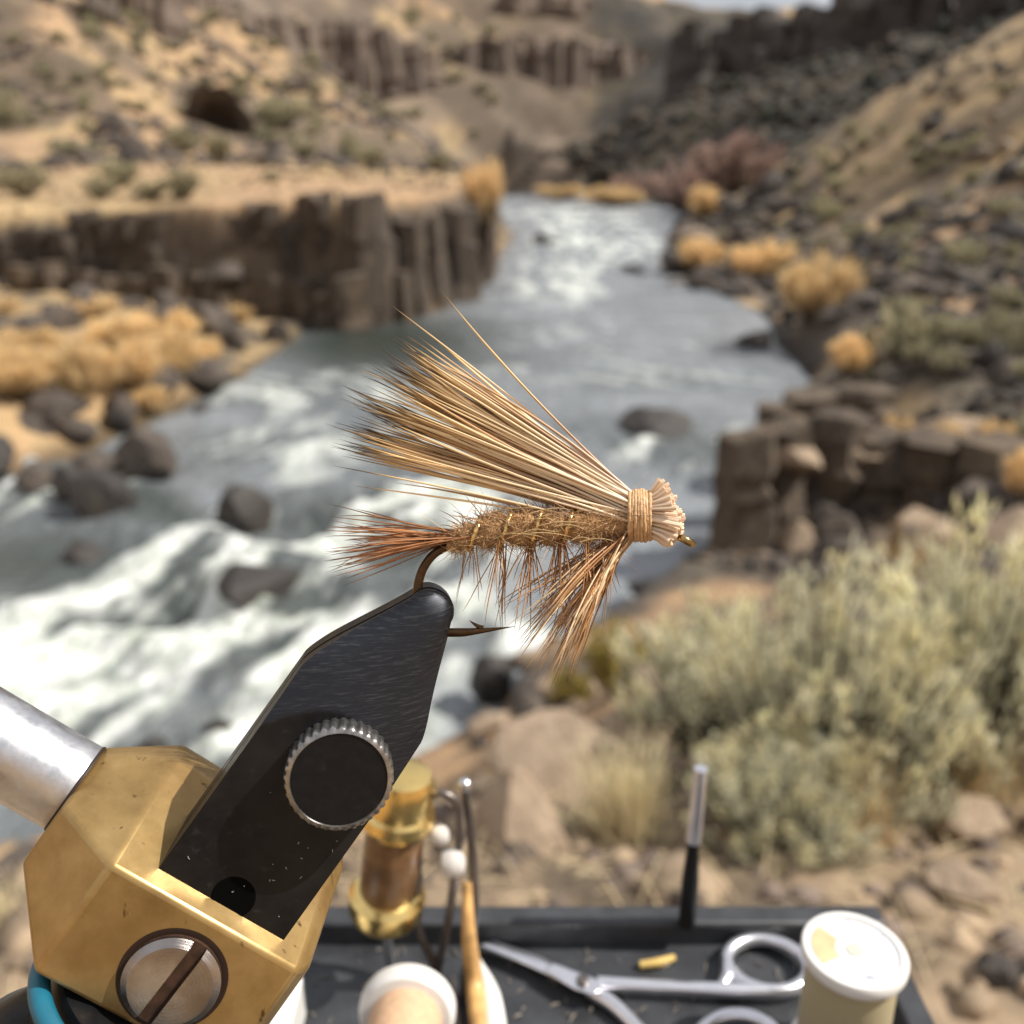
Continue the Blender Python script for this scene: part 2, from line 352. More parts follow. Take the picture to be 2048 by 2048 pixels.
def tps_fit(pts):
    W = np.array([at_y(*p) for p in pts]); r = np.hypot(W[:, 0], W[:, 1])
    uv = np.stack([np.arctan2(W[:, 0], W[:, 1])*2.2, np.log(r)], 1); e = W[:, 2]/r
    n = len(uv); d2 = ((uv[:, None]-uv[None])**2).sum(-1); Kp = .5*d2*np.log(d2+1e-9) + np.eye(n)*.004
    A = np.zeros((n+3, n+3)); A[:n, :n] = Kp; A[:n, n] = 1; A[:n, n+1:] = uv; A[n, :n] = 1; A[n+1:, :n] = uv.T
    s = np.linalg.solve(A, np.r_[e, 0, 0, 0])
    def f(X, Y):
        r = np.maximum(np.hypot(X, Y), 1.25); ug = np.clip(np.arctan2(X, Y), -.8, .8)*2.2; vg = np.log(np.minimum(r, 800)); o = np.zeros_like(r)
        for i in range(n):
            d2 = (ug-uv[i, 0])**2 + (vg-uv[i, 1])**2; o += s[i]*.5*d2*np.log(d2+1e-9)
        o += s[n] + s[n+1]*ug + s[n+2]*vg
        return np.clip(o, -1.1, .75)*r
    return f
f_base = tps_fit(near+right+far+lhill+bench); f_plat = tps_fit(plat+lhill+far[:6]+[(1100, 335, 270)])
cliff_line = [(-420, 640, -5.0), (0, 566, -5.4), (200, 574, -5.6), (440, 604, -6.0), (610, 642, -6.9), (720, 652, WZ), (880, 620, WZ), (985, 558, WZ), (1000, 470, WZ), (985, 410, WZ), (960, 380, WZ)]
cl = np.array([at_z(a, b, z)[:2] for a, b, z in cliff_line])
pp = np.array(list(cl) + [np.array((0, 330.)), np.array((-330., 330.)), np.array((-330., 40.))])
def height(X, Y, detail=True):
    P = np.stack([X.ravel(), Y.ravel()], 1); x, y = P[:, 0], P[:, 1]
    zb = f_base(x, y); zt = f_plat(x, y)
    dp = poly_sd(P, pp); m = sstep(.3, -1.0, dp)*sstep(185, 120, y)
    d = poly_sd(P, poly)
    r = np.hypot(x, y)
    if detail:
        a = (fbm(x/np.maximum(r, 1)*9, np.log(r)*9, s=3, o=5)-.5)*.030*r + (fbm(x*.06, y*.06, s=9, o=5)-.5)*.02*np.clip(r, 0, 260)
        rd = 1-np.abs(2*fbm(x*.022+y*.01, y*.016, s=71, o=4)-1); a2 = (rd-.6)*.05*np.clip(y-95, 0, 260); zb = zb + a + a2*(d > 15); zt = zt + a*.5 + a2*sstep(110, 150, y)
    steep = np.where(y < 12, 2.2, np.where(x > 0, 1.1, .7))
    zb = np.minimum(zb, WZ + .12 + np.maximum(d, 0)*steep)
    zb = np.maximum(zb, WZ + .05)
    zb = np.where(d < 0, WZ + np.maximum(d*.7, -1.6), zb)
    z = np.where(d < -.2, zb, zb*(1-m) + zt*m)
    return z.reshape(X.shape), d.reshape(X.shape), m.reshape(X.shape)
def ground_z(x, y):
    z, _, _ = height(np.array([[x]]), np.array([[y]])); return float(z[0, 0])

A = np.concatenate([np.linspace(-math.pi, -.75, 40)[:-1], np.linspace(-.75, .75, 620), np.linspace(.75, math.pi, 40)[1:]])
Rr = np.concatenate([[0.02], np.geomspace(.35, 4, 70), np.geomspace(4.1, 30, 150), np.geomspace(30.3, 130, 190), np.geomspace(131, 900, 150)])
AA, RR = np.meshgrid(A, Rr, indexing='ij'); GX, GY = RR*np.sin(AA), RR*np.cos(AA)
GZ, GD, GM = height(GX, GY)
na, nr = GX.shape
idx = np.arange(na*nr).reshape(na, nr)
Fq = np.stack([idx[:-1, :-1], idx[:-1, 1:], idx[1:, 1:], idx[1:, :-1]], -1).reshape(-1, 4)
Vt = np.stack([GX, GY, GZ], -1).reshape(-1, 3)
# ground colour: what grows or lies there, plus shade painted on the far right wall
px, py = to_px(Vt); X, Y, Z = Vt.T
n1 = fbm(X*.05, Y*.05, s=21, o=5); n2 = fbm(X*.35, Y*.35, s=22, o=5); n3 = fbm(X*2.5, Y*2.5, s=23, o=4)
def C(*a): return np.array(a, float)[None, :]
grass = C(.54, .37, .185); soil = C(.46, .285, .16); dark = C(.075, .062, .052); sage = C(.20, .185, .12)
cg = grass*(1-n2[:, None]*.4) + 0*X[:, None]
cg = cg + (soil-cg)*sstep(.45, .6, n1)[:, None]*.8
slope_right = (X > 0) & (Y > 3)
kk = np.where(slope_right & (Y < 150) & (Y > 3.4), sstep(.32, .48, n2)*.92*(1-.55*sstep(58, 78, Y)*sstep(.27, .36, X/np.maximum(Y, 1))), sstep(.47, .60, n2)*.5)*(1-GM.ravel()*.7)
cg = cg + (dark-cg)*kk[:, None]
dr = sstep(135, 175, Y)*sstep(.045, .085, X/np.maximum(Y, 1)+.02*(n1-.5))*(Y < 560)                                  # dark scree and brush on the far right wall, its shade painted in
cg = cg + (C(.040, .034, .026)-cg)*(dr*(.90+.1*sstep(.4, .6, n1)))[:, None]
fl = sstep(180, 260, Y)*sstep(.5, .62, fbm(X*.02, Y*.012, s=31, o=5))*(1-dr); cg = cg + (C(.17, .13, .105)-cg)*(fl*.8)[:, None]
cg = cg + (sage-cg)*(sstep(.55, .7, n3)*.35*(Y > 6)*(1-dr))[:, None]
st_ = sstep(.02, .12, GM.ravel())*sstep(.99, .9, GM.ravel())*(Y < 120); cg = cg + (C(.10, .078, .06)-cg)*(st_*.9)[:, None]
lh = (X/np.maximum(Y, 1) < .07)*sstep(95, 130, Y)*sstep(.42, .54, fbm(X*.05+Y*.03, Y*.02-X*.012, s=33, o=6)); cg = cg + (C(.115, .085, .06)-cg)*(lh*.85)[:, None]
be = (X < 0)*sstep(15, 20, Y)*sstep(52, 46, Y)*(1-GM.ravel()); cg = cg + (C(.40, .28, .14)-cg)*(be*(1-st_)*.6*sstep(.35, .55, n2+.15))[:, None]; cg = cg + (dark-cg)*(be*(1-st_)*.8*sstep(.50, .60, n2))[:, None]
nr_ = sstep(4.5, 2.5, np.hypot(X, Y)); cn = C(.33, .24, .155)*(1-.6*sstep(.45, .62, n3))[:, None]; cg = cg*(1-nr_[:, None]) + cn*nr_[:, None]
wet = sstep(.7, .0, GD.ravel())*(Y > 4); cg = cg*(1-.75*wet[:, None])
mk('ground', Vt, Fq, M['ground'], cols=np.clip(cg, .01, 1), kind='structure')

# ---- river
A2 = np.linspace(-1.05, .75, 640); R2 = np.concatenate([np.geomspace(5.2, 30, 300), np.geomspace(30.2, 240, 200)])
AA, RR = np.meshgrid(A2, R2, indexing='ij'); WX, WY = RR*np.sin(AA), RR*np.cos(AA)
Pw = np.stack([WX.ravel(), WY.ravel(), np.full(WX.size, WZ)], 1); wd = poly_sd(Pw[:, :2], poly); px, py = to_px(Pw)
foam = np.zeros(len(Pw))
def blob(cx, cy, rx, ry, a, rot=0):
    c, s = math.cos(rot), math.sin(rot); dx, dy = px-cx, py-cy; u = (dx*c+dy*s)/rx; v = (-dx*s+dy*c)/ry
    global foam; foam = np.maximum(foam, a*np.exp(-(u*u+v*v)**1.5))
for b in [(380, 1240, 560, 200, .95, -.12), (60, 1420, 420, 260, .80, 0), (760, 1060, 330, 110, .95, 0), (300, 1020, 160, 60, .95, .3), (520, 1500, 380, 170, .72, 0), (60, 960, 90, 90, .9, 0), (850, 1230, 160, 130, .85, .5),
          (640, 800, 360, 70, .50, -.1), (560, 900, 330, 90, .52, 0), (820, 920, 200, 110, .60, 0), (1180, 480, 150, 48, 1.0, .12), (1120, 560, 130, 60, .62, 0), (1150, 430, 200, 20, .6, 0), (1370, 900, 200, 70, .66, .1), (1270, 870, 260, 40, .55, 0), (1100, 720, 420, 110, .28, 0),
          (1030, 1290, 110, 60, .75, 0), (250, 1650, 400, 100, .45, 0), (450, 1060, 60, 40, .9, 0), (1300, 760, 240, 30, .5, 0)]: blob(*b)
for b in [(760, 690, 190, 50, .9, 0), (840, 640, 130, 40, .9, 0), (60, 1130, 170, 70, .85, 0), (330, 1330, 190, 40, .35, -.2), (480, 850, 150, 25, .5, 0), (1300, 1080, 200, 90, .4, 0)]:
    c, s = math.cos(b[5]), math.sin(b[5]); dx, dy = px-b[0], py-b[1]; u = (dx*c+dy*s)/b[2]; v = (-dx*s+dy*c)/b[3]; foam *= 1-b[4]*np.exp(-(u*u+v*v)**1.5)
x, y = Pw[:, 0], Pw[:, 1]
n1 = fbm(x*.55+.3*y, y*.42, s=41, o=5); n2 = fbm(x*1.8, y*1.3, s=44, o=4)
sky_sheen = np.clip(1 - .95*np.exp(-(((px-760)/260)**2+((py-690)/70)**2)**1.5) - .8*np.exp(-(((px-60)/230)**2+((py-1130)/90)**2)**1.5), 0, 1)  # painted sky reflection, held back for the cliff's dark reflection and at left
fu, fv = -.42*x-.91*y, .91*x-.42*y
far_ = sstep(26, 40, y); fu = fu*(1-far_) - y*far_; fv = fv*(1-far_) + x*far_
nl = fbm(fu*.22+3, fv*.42, s=52, o=4); stk = fbm(fu*.16, fv*1.15, s=55, o=4); wisp = fbm(fu*.7, fv*1.6, s=58, o=4)
foam_c = np.clip(1.15*foam*sstep(.435, .60, .34*nl+.34*stk+.32*wisp) + .06*sky_sheen, 0, 1)
rg = 1-np.abs(2*fbm(fu*.42, fv*.22, s=61, o=3)-1)
Pw[:, 2] += (n1-.5)*(.10+.45*foam) + (n2-.5)*(.06+.22*foam) + (rg-.6)*.75*foam + foam_c*.10
keep = (wd < 1.2).reshape(len(A2), len(R2))
idx = np.arange(Pw.shape[0]).reshape(keep.shape); q = keep[:-1, :-1] & keep[1:, :-1] & keep[1:, 1:] & keep[:-1, 1:]
Fw = np.stack([idx[:-1, :-1], idx[:-1, 1:], idx[1:, 1:], idx[1:, :-1]], -1)[q]
mk('river_water', Pw, Fw.reshape(-1, 4), M['water'], cols=np.stack([foam_c, sky_sheen*(1-.85*np.clip(foam, 0, 1)*sstep(48, 30, y)), sky_sheen], 1), kind='structure')

# ---- rock building blocks
def rock_mesh(name, seed, mat, sub=3, amp=.35, flat=.7, cut=True):
    bm = bmesh.new(); bmesh.ops.create_icosphere(bm, subdivisions=sub, radius=1)
    r = random.Random(seed); planes = [(Vector((r.gauss(0, 1), r.gauss(0, 1), r.gauss(0, .8))).normalized(), r.uniform(.50, .82)) for _ in range(16)]
    co = np.array([v.co for v in bm.verts]); nn = fbm(co[:, 0]*1.3+seed*7, co[:, 1]*1.3, co[:, 2]*1.3, s=seed, o=4)
    for v, k in zip(bm.verts, nn):
        p = v.co*(1+(k-.5)*amp*2)
        if cut:
            for nrm, d in planes:
                e = p.dot(nrm)-d
                if e > 0: p = p - nrm*e*.97
        v.co = Vector((p.x, p.y, p.z*flat))*(1+.10*(float(fbm(np.array([p.x*4]), np.array([p.y*4]), np.array([p.z*4]), s=seed+1, o=2)[0])-.5))
    me = bpy.data.meshes.new(name); bm.to_mesh(me); bm.free(); me.materials.append(mat)
    return me
def column_mesh(name, seed, mat, nx=5, nz=7):
    """an upright broken rock column, base at z=0, one unit tall and wide"""
    r = random.Random(seed); n = 7; V = []; F = []
    rad = [r.uniform(.42, .62) for _ in range(n)]; ang = [2*math.pi*(i+r.uniform(-.28, .28))/n for i in range(n)]
    zs = [0] + sorted(r.uniform(.1, .9) for _ in range(nz-2)) + [1]; ox = oy = 0
    for k, t in enumerate(zs):
        if r.random() < .6: ox, oy = r.uniform(-.07, .07), r.uniform(-.09, .09)
        g = r.uniform(.88, 1.06)*(1-.10*t)
        for i in range(n):
            q = rad[i]*g*r.uniform(.90, 1.08); V.append((math.cos(ang[i])*q+ox, math.sin(ang[i])*q+oy, t+(r.uniform(-.05, .05) if 0 < k else 0)))
    for k in range(nz-1):
        for i in range(n): F.append((k*n+i, k*n+(i+1) % n, (k+1)*n+(i+1) % n, (k+1)*n+i))
    V.append((ox, oy, 1.03)); c = len(V)-1
    for i in range(n): F.append(((nz-1)*n+i, (nz-1)*n+(i+1) % n, c))
    me = bpy.data.meshes.new(name); me.from_pydata(V, [], F); me.materials.append(mat); me.update(); return me
def cliff(name, pts, wpx, mat, seed, depth=1.6, var=.25, gap=0.0, kind='structure', bury=.12, label=None):
    """pts: (px, top py, bottom py, Y) along the rock band; each column is a piece of its own"""
    r = random.Random(seed); meshes = [column_mesh('rock_column', seed*10+k, mat) for k in range(5)]
    root = bpy.data.objects.new(name, None); col.objects.link(root); root['kind'] = kind
    if label: root['label'] = label
    xs = [p[0] for p in pts]; x = xs[0]; first = True
    while x < xs[-1]:
        f = lambda k: float(np.interp(x, xs, [p[k] for p in pts]))
        wd = wpx*r.uniform(.65, 1.5); Yd = f(3); tj = r.uniform(-.2*var, var)*(f(2)-f(1))*.5
        a = at_y(x, f(1)+tj, Yd); b = at_y(x, f(2), Yd); sc_ = (a.length/FPX)*.98
        h = a.z-b.z
        o = link('rock_column', meshes[r.randrange(5)], root)
        o.location = (a.x, Yd + r.uniform(-.3, .4)*wd*sc_ + depth*.5*wd*sc_, b.z-bury*h); o.scale = (wd*sc_*1.45, wd*sc_*depth*1.1, h*(1+bury)); o.rotation_euler = (r.uniform(-.08, .08), r.uniform(-.09, .09), r.uniform(-.8, .8)+(math.pi if r.random() < .5 else 0))
        x += wd*(1+gap*r.random())
    return root
cliff('river_cliff', [(-300, 440, 610, 44), (0, 470, 575, 46.5), (64, 432, 578, 46.5), (200, 425, 585, 46.5), (440, 408, 612, 46), (610, 398, 652, 45), (720, 396, 665, 43.2), (880, 390, 632, 49), (985, 400, 568, 63)], 46, M['basalt'], 3, depth=1.3, var=.42)
cliff('river_cliff', [(40, 520, 590, 45), (300, 540, 605, 45), (560, 560, 655, 43.6), (700, 560, 668, 42.5), (860, 540, 640, 47)], 38, M['basalt_tan'], 5, depth=1.1, var=.6, gap=.9)
cliff('river_cliff', [(975, 410, 560, 66), (1005, 440, 480, 100)], 26, M['basalt_tan'], 6)
cliff('far_cliff', [(130, -60, 60, 205), (230, -80, 105, 210), (330, -60, 120, 215)], 34, M['far_rock'], 11)
cliff('far_cliff', [(380, -40, 100, 270), (480, 20, 125, 280), (560, 30, 170, 290)], 30, M['far_rock'], 12)
cliff('far_cliff', [(585, 45, 130, 330), (660, 22, 165, 335), (760, 45, 185, 340), (860, 95, 165, 345)], 26, M['far_rock'], 13)
cliff('far_cliff', [(885, 105, 160, 420), (960, 72, 190, 420), (1040, 60, 185, 425), (1150, 72, 205, 430), (1250, 80, 200, 435), (1330, 105, 170, 440)], 24, M['far_rock'], 14)
cliff('far_cliff', [(1020, -15, 50, 520), (1120, -12, 45, 520), (1240, 2, 50, 525)], 24, M['far_rock'], 15)
cliff('far_cliff', [(1250, 20, 70, 600), (1330, 12, 80, 600), (1385, 30, 95, 600)], 22, M['far_rock'], 16)
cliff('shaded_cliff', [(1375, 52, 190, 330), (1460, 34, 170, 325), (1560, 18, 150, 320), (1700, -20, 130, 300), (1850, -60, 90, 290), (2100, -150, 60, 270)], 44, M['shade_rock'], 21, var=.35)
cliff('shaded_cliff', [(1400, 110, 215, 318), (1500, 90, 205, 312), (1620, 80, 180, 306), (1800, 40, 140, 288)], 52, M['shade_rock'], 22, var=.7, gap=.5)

# ---- single boulders
BM = {k: [rock_mesh('boulder', 100+i+(50 if k == 'wetrock' else 0)+(90 if k == 'tanrock' else 0), M[k], amp=.33, flat=f) for i, f in enumerate((.62, .75, .55, .8))] for k in ('boulder', 'wetrock', 'tanrock')}
def boulder(px, pyb, wpx, hpx, kind, label, Y=None, Z=None, v=0, group=None, rot=None, name='boulder', cat='rock', sink=.25):
    b = at_z(px, pyb, Z) if Z is not None else at_y(px, pyb, Y)
    s = b.length/FPX
    o = link(name, BM[kind][v % 4], label=label, category=cat, group=group)
    o.scale = (wpx*s*.56, wpx*s*.50, hpx*s*.80); o.location = (b.x, b.y+wpx*s*.3, b.z + hpx*s*(.42-sink*.4)); o.rotation_euler = (random.uniform(-.15, .15), random.uniform(-.15, .15), rot if rot is not None else random.uniform(0, 6)); return o
G1 = 'rocks standing in the river'
boulder(500, 1225, 200, 110, 'wetrock', 'dark wet boulder in the white rapids just left of the hook', Z=WZ, v=0, group=G1, rot=.3)
boulder(480, 1070, 120, 100, 'wetrock', 'black upright rock with water pouring over it below the tan boulder', Z=WZ, v=3, group=G1)
boulder(1310, 885, 175, 70, 'wetrock', 'flat dark boulder alone in midstream above the head of the fly', Z=WZ, v=2, group=G1, rot=1.2)
boulder(285, 970, 160, 120, 'boulder', 'large tan and black boulder at the left edge of the rapids', Z=WZ, v=1, group=G1)
boulder(195, 1045, 130, 100, 'wetrock', 'mossy dark rock in front of the tan boulder on the left', Z=WZ, v=3, group=G1)
boulder(150, 1130, 90, 40, 'wetrock', 'small low black rock in foam at far left', Z=WZ, v=2, group=G1)
boulder(285, 1570, 110, 90, 'wetrock', 'dark rock in the foam between silver shaft and black jaws', Z=WZ, v=0, group=G1)
boulder(440, 1480, 60, 40, 'wetrock', 'small dark rock awash beside the upper edge of the jaws', Z=WZ, v=1, group=G1)
boulder(980, 1400, 120, 120, 'wetrock', 'black boulder at the water edge below the hackle', Z=WZ+.3, v=0, group=G1)
boulder(1065, 1455, 150, 110, 'boulder', 'grey boulder on the near bank below the hackle tips', Z=WZ+.9, v=1, group=G1)
boulder(1310, 1215, 120, 70, 'wetrock', 'low dark rock at the foot of the sagebrush beside the water', Z=WZ+.2, v=2, group=G1)
boulder(1520, 700, 80, 40, 'wetrock', 'small dark rock in the river beside the orange bush', Z=WZ, v=1, group=G1)
boulder(1275, 545, 70, 18, 'wetrock', 'thin dark rock spit reaching into the far rapids', Z=WZ, v=2, group=G1)
boulder(1085, 492, 60, 26, 'wetrock', 'small dark rock at the tip of the cliff by the far rapids', Z=WZ, v=1, group=G1)
boulder(1160, 430, 26, 9, 'wetrock', 'tiny dark rock in the river above the far rapids', Z=WZ, v=0, group=G1)
boulder(1370, 545, 110, 45, 'wetrock', 'dark bank rocks where the far rapids end, on the right', Z=WZ+.1, v=2, group=G1)
for i, (a, b, ww, hh) in enumerate([(50, 900, 110, 80), (-20, 960, 90, 90), (140, 890, 90, 60), (230, 860, 70, 45), (60, 985, 80, 60), (130, 1000, 70, 70), (180, 960, 90, 60), (260, 835, 50, 35), (330, 825, 40, 26), (400, 830, 40, 24)]):
    boulder(a, b, ww, hh, 'wetrock' if i % 2 else 'boulder', 'boulder heaped below the golden brush on the left bank, %s from the left' % ['third', 'first', 'sixth', 'eighth', 'second', 'fourth', 'fifth', 'ninth', 'tenth', 'eleventh'][i], Z=WZ+(.25 if i < 7 else .05), v=i, group='boulders on the left bank')
for i, (a, b, ww, hh, t) in enumerate([(465, 740, 70, 110, 'tall dark boulder leaning at the left foot of the river cliff'), (520, 760, 60, 60, 'dark rock at the water below the leaning boulder'), (550, 690, 80, 60, 'pale grey rounded boulder at the foot of the river cliff'), (430, 690, 70, 60, 'brown boulder above the golden grass against the cliff'),
                                   (120, 680, 110, 80, 'broad brown boulder amid golden grass on the left bank'), (20, 690, 110, 90, 'dark boulder at the left picture edge under the cliff'), (240, 640, 100, 50, 'dark low boulder under the cliff beyond the golden grass'), (375, 570, 70, 80, 'pinkish slab fallen against the cliff face')]):
    boulder(a, b, ww, hh, 'boulder', t, Y=42-(b-640)*.05, v=i+1, group='boulders under the river cliff')
# the big outcrop on the right bank, its blocks as pieces
oc = bpy.data.objects.new('rock_outcrop', None); col.objects.link(oc); oc['label'] = 'big square basalt outcrop with pale top on the right river bank'; oc['category'] = 'outcrop'
cm = [column_mesh('rock_block', 300+k, M['basalt_tan']) for k in range(5)]
for i, (a, tp, bt, ww, Y_) in enumerate([(1520, 880, 1130, 110, 15.5), (1600, 860, 1120, 100, 16), (1690, 850, 1080, 110, 16.5), (1790, 880, 1060, 120, 16.5), (1900, 890, 1050, 120, 16), (2020, 900, 1060, 140, 15.5), (1640, 800, 900, 110, 20), (1750, 790, 880, 90, 20), (1560, 820, 960, 70, 18)]):
    p = at_y(a, tp, Y_); b = at_y(a, bt, Y_); s = p.length/FPX; h = p.z-b.z
    o = link('rock_block', cm[i % 5], oc); o.location = (p.x, Y_+ww*s*.5, b.z); o.scale = (ww*s*1.15, ww*s*1.2, h); o.rotation_euler = (0, random.uniform(-.06, .06), random.uniform(-.3, .3))
capm = [rock_mesh('rock_slab', 330+k, M['tanrock'], amp=.3, flat=.7) for k in range(3)]
for i, (a, tp, ww, Y_) in enumerate([(1585, 905, 150, 16.4), (1700, 895, 140, 17.2), (1810, 905, 130, 17.2), (1930, 915, 140, 16.8)]):
    p = at_y(a, tp, Y_); s = p.length/FPX; o = link('rock_slab', capm[i % 3], oc); o.location = p; o.scale = (ww*s*.5, ww*s*.55, ww*s*.36); o.rotation_euler = (0, 0, i*1.3)
# dark boulders strewn over the right slope
r = random.Random(12); k = 0
spots = []
while len(spots) < 190:
    a, b = r.uniform(1330, 2060), r.uniform(400, 1080)
    if b < 400 + max(0, (1500-a))*.3 or (a < 1660 and b > 600) or (1460 < a < 2048 and 780 < b < 1130): 
        if not (a > 1850 and b > 900): continue
    spots.append((a, b))
def ground_hit(px, py, y0=1.3, y1=400):
    v = ray(px, py); ts = np.geomspace(y0, y1, 260)/v.y; Xs, Ys, Zs = v.x*ts, v.y*ts, v.z*ts
    gz, _, _ = height(Xs[None], Ys[None]); hit = np.where(Zs < gz[0])[0]
    return None if len(hit) == 0 else Vector((Xs[hit[0]], Ys[hit[0]], float(gz[0][hit[0]])))
slope_b = []
for (a, b) in spots:
    p = ground_hit(a, b, 5)
    if p is None: continue
    o = link('boulder', BM['boulder'][r.randrange(4)], category='rock', group='boulders strewn on the right slope')
    slope_b.append((a, b, o)); s = p.length/FPX*r.uniform(14, 46); o.location = p + Vector((0, 0, s*.15)); o.scale = (s*r.uniform(.8, 1.2), s, s*r.uniform(.6, 1)); o.rotation_euler = (r.uniform(-.3, .3), r.uniform(-.3, .3), r.uniform(0, 6))
r5 = random.Random(5); heap = []
for i in range(44):
    a, b = r5.uniform(1470, 2060), r5.uniform(880, 1190); p = ground_hit(a, b, 2.5, 40)
    if p is None: continue
    s = p.length/FPX*r5.uniform(26, 78); kd = 'tanrock' if r5.random() < .22 else 'boulder'
    o = link('boulder', BM[kd][i % 4], category='rock', group='boulders behind the sagebrush'); o.location = p+Vector((0, 0, s*.2)); o.scale = (s*r5.uniform(.8, 1.3), s, s*r5.uniform(.7, 1.1)); o.rotation_euler = (r5.uniform(-.3, .3), r5.uniform(-.3, .3), i*1.1)
    heap.append((a, b, o, 'tan' if kd == 'tanrock' else 'dark'))
bank = []
for i in range(30):
    a, b = r5.uniform(940, 1420), r5.uniform(1320, 1500); p = ground_hit(a, b, 2.2, 20)
    if p is None or p.z < WZ+.2: continue
    s = p.length/FPX*r5.uniform(24, 62); kd = 'tanrock' if r5.random() < .4 else 'boulder'
    o = link('boulder', BM[kd][i % 4], category='rock', group='boulders on the near bank'); o.location = p+Vector((0, 0, s*.2)); o.scale = (s*r5.uniform(.8, 1.3), s, s*r5.uniform(.7, 1.1)); o.rotation_euler = (r5.uniform(-.3, .3), r5.uniform(-.3, .3), i*1.1); bank.append((a, b, o, 'tan' if kd == 'tanrock' else 'dark'))
mixed = []
for i in range(26):
    a, b = r5.uniform(-10, 470), r5.uniform(610, 850); p = ground_hit(a, b, 12, 60)
    if p is None or p.z < WZ+.2: continue
    s = p.length/FPX*r5.uniform(24, 58); o = link('boulder', BM['boulder'][i % 4], category='rock', group='rocks among the golden brush'); o.location = p+Vector((0, 0, s*.45)); o.scale = (s*r5.uniform(.8, 1.3), s, s*r5.uniform(.8, 1.3)); o.rotation_euler = (r5.uniform(-.3, .3), r5.uniform(-.3, .3), i*1.1); mixed.append((a, b, o, 'dark'))
# tan rocks on the ledge in front
for i, (a, b, ww, hh, kind, t) in enumerate([(1130, 1620, 330, 190, 'tanrock', 'large tan rock slab behind the brass bobbin'), (1040, 1720, 240, 180, 'tanrock', 'pale tan sloping rock beside the tool tips'), (1330, 1440, 170, 120, 'tanrock', 'rounded pinkish rock below the left of the sagebrush'), (1280, 1520, 180, 80, 'tanrock', 'tan rock in front of the rounded pinkish rock'),
                                   (1180, 1600, 150, 90, 'boulder', 'dark shaded rock above the dry grass tuft'), (1480, 1640, 170, 110, 'boulder', 'dark rock in shade at the foot of the sagebrush'), (1960, 1700, 160, 90, 'tanrock', 'tan rock right of the sagebrush near the picture edge'), (1950, 1830, 130, 80, 'tanrock', 'reddish tan stone beside the tray corner'), (2010, 1990, 90, 60, 'boulder', 'grey stone at the lower right corner of the picture'),
                                   (60, 1900, 160, 90, 'tanrock', 'tan stone on the ground left of the brass block'), (20, 1790, 130, 70, 'boulder', 'grey stone at the ledge edge below the silver shaft'), (1660, 1700, 150, 60, 'tanrock', 'flat tan stone behind the thread spool')]):
    p = ground_hit(a, b-10, .8, 20); 
    if p is None: p = at_y(a, b, 2.2)
    s = p.length/FPX
    o = link('boulder', BM[kind][i % 4], label=t, category='rock', group='rocks on the near ledge'); o.location = p + Vector((0, .3*ww*s, hh*s*.12)); o.scale = (ww*s*.55, ww*s*.5, hh*s*.75); o.rotation_euler = (r.uniform(-.1, .1), r.uniform(-.1, .1), r.uniform(0, 6))
# gravel and clods nobody could count
Vs, Fs = [], []; bm = bmesh.new(); bmesh.ops.create_icosphere(bm, subdivisions=1, radius=1); pv = np.array([v.co for v in bm.verts]); pf = np.array([[v.index for v in f.verts] for f in bm.faces]); bm.free()
off = 0; gx = rng.uniform(-2.4, 3.2, 5200); gy = rng.uniform(.5, 4.2, 5200); gz, gd, _ = height(gx[None], gy[None]); gs = rng.gamma(1.6, .010, 5200)+.006
gc = []
for i in range(5200):
    if gd[0, i] < 1.5: continue
    Vs.append(pv*(rng.uniform(.6, 1.3, (12, 3)))*gs[i]*np.array((1, 1, .7)) + np.array((gx[i], gy[i], gz[0, i]+gs[i]*.25))); Fs.append(pf+off); off += 12
    c = (np.array((.38, .28, .185)) if rng.random() < .7 else np.array((.20, .15, .12)))*rng.uniform(.6, 1.25); gc.append(np.repeat(c[None], 12, 0))
mk('gravel', np.concatenate(Vs), np.concatenate(Fs), M['ground'], cols=np.concatenate(gc), smooth=False, kind='stuff', label='tan gravel and clods on the near ledge', category='gravel')

# broken rock lying all over the slopes
def rubble(name, n, X_, Y_, size, cols_, label):
    z_, d_, m_ = height(X_[None], Y_[None]); Vs, Fs, gc = [], [], []; off = 0; r_ = np.hypot(X_, Y_)
    for i in range(len(X_)):
        if d_[0, i] < .4: continue
        q = size*r_[i]*rng.gamma(2, .5); Vs.append(pv*rng.uniform(.55, 1.35, (12, 3))*q*np.array((1, 1, .75)) + np.array((X_[i], Y_[i], z_[0, i]+q*.15))); Fs.append(pf+off); off += 12
        gc.append(np.repeat((np.array(cols_[rng.integers(len(cols_))])*rng.uniform(.6, 1.3))[None], 12, 0))
    mk(name, np.concatenate(Vs), np.concatenate(Fs), M['ground'], cols=np.concatenate(gc), smooth=False, kind='stuff', label=label, category='rubble')
rr_ = np.exp(rng.uniform(math.log(95), math.log(330), 3400)); aa_ = rng.uniform(-.62, .06, 3400); kp = fbm(rr_*np.sin(aa_)*.03, rr_*np.cos(aa_)*.03, s=81, o=3) > .47
rubble('rubble', 0, (rr_*np.sin(aa_))[kp], (rr_*np.cos(aa_))[kp], .0042, [(.10, .08, .065), (.16, .12, .09), (.07, .055, .048)], 'broken brown rock scattered over the far left hillside')
rr_ = np.exp(rng.uniform(math.log(14), math.log(125), 4800)); aa_ = rng.uniform(.16, .62, 4800); kp = ((rr_ < 70) | (aa_ < .30) | (rng.random(4800) < .3)) & (fbm(rr_*np.sin(aa_)*.12, rr_*np.cos(aa_)*.12, s=83, o=3) > .40)
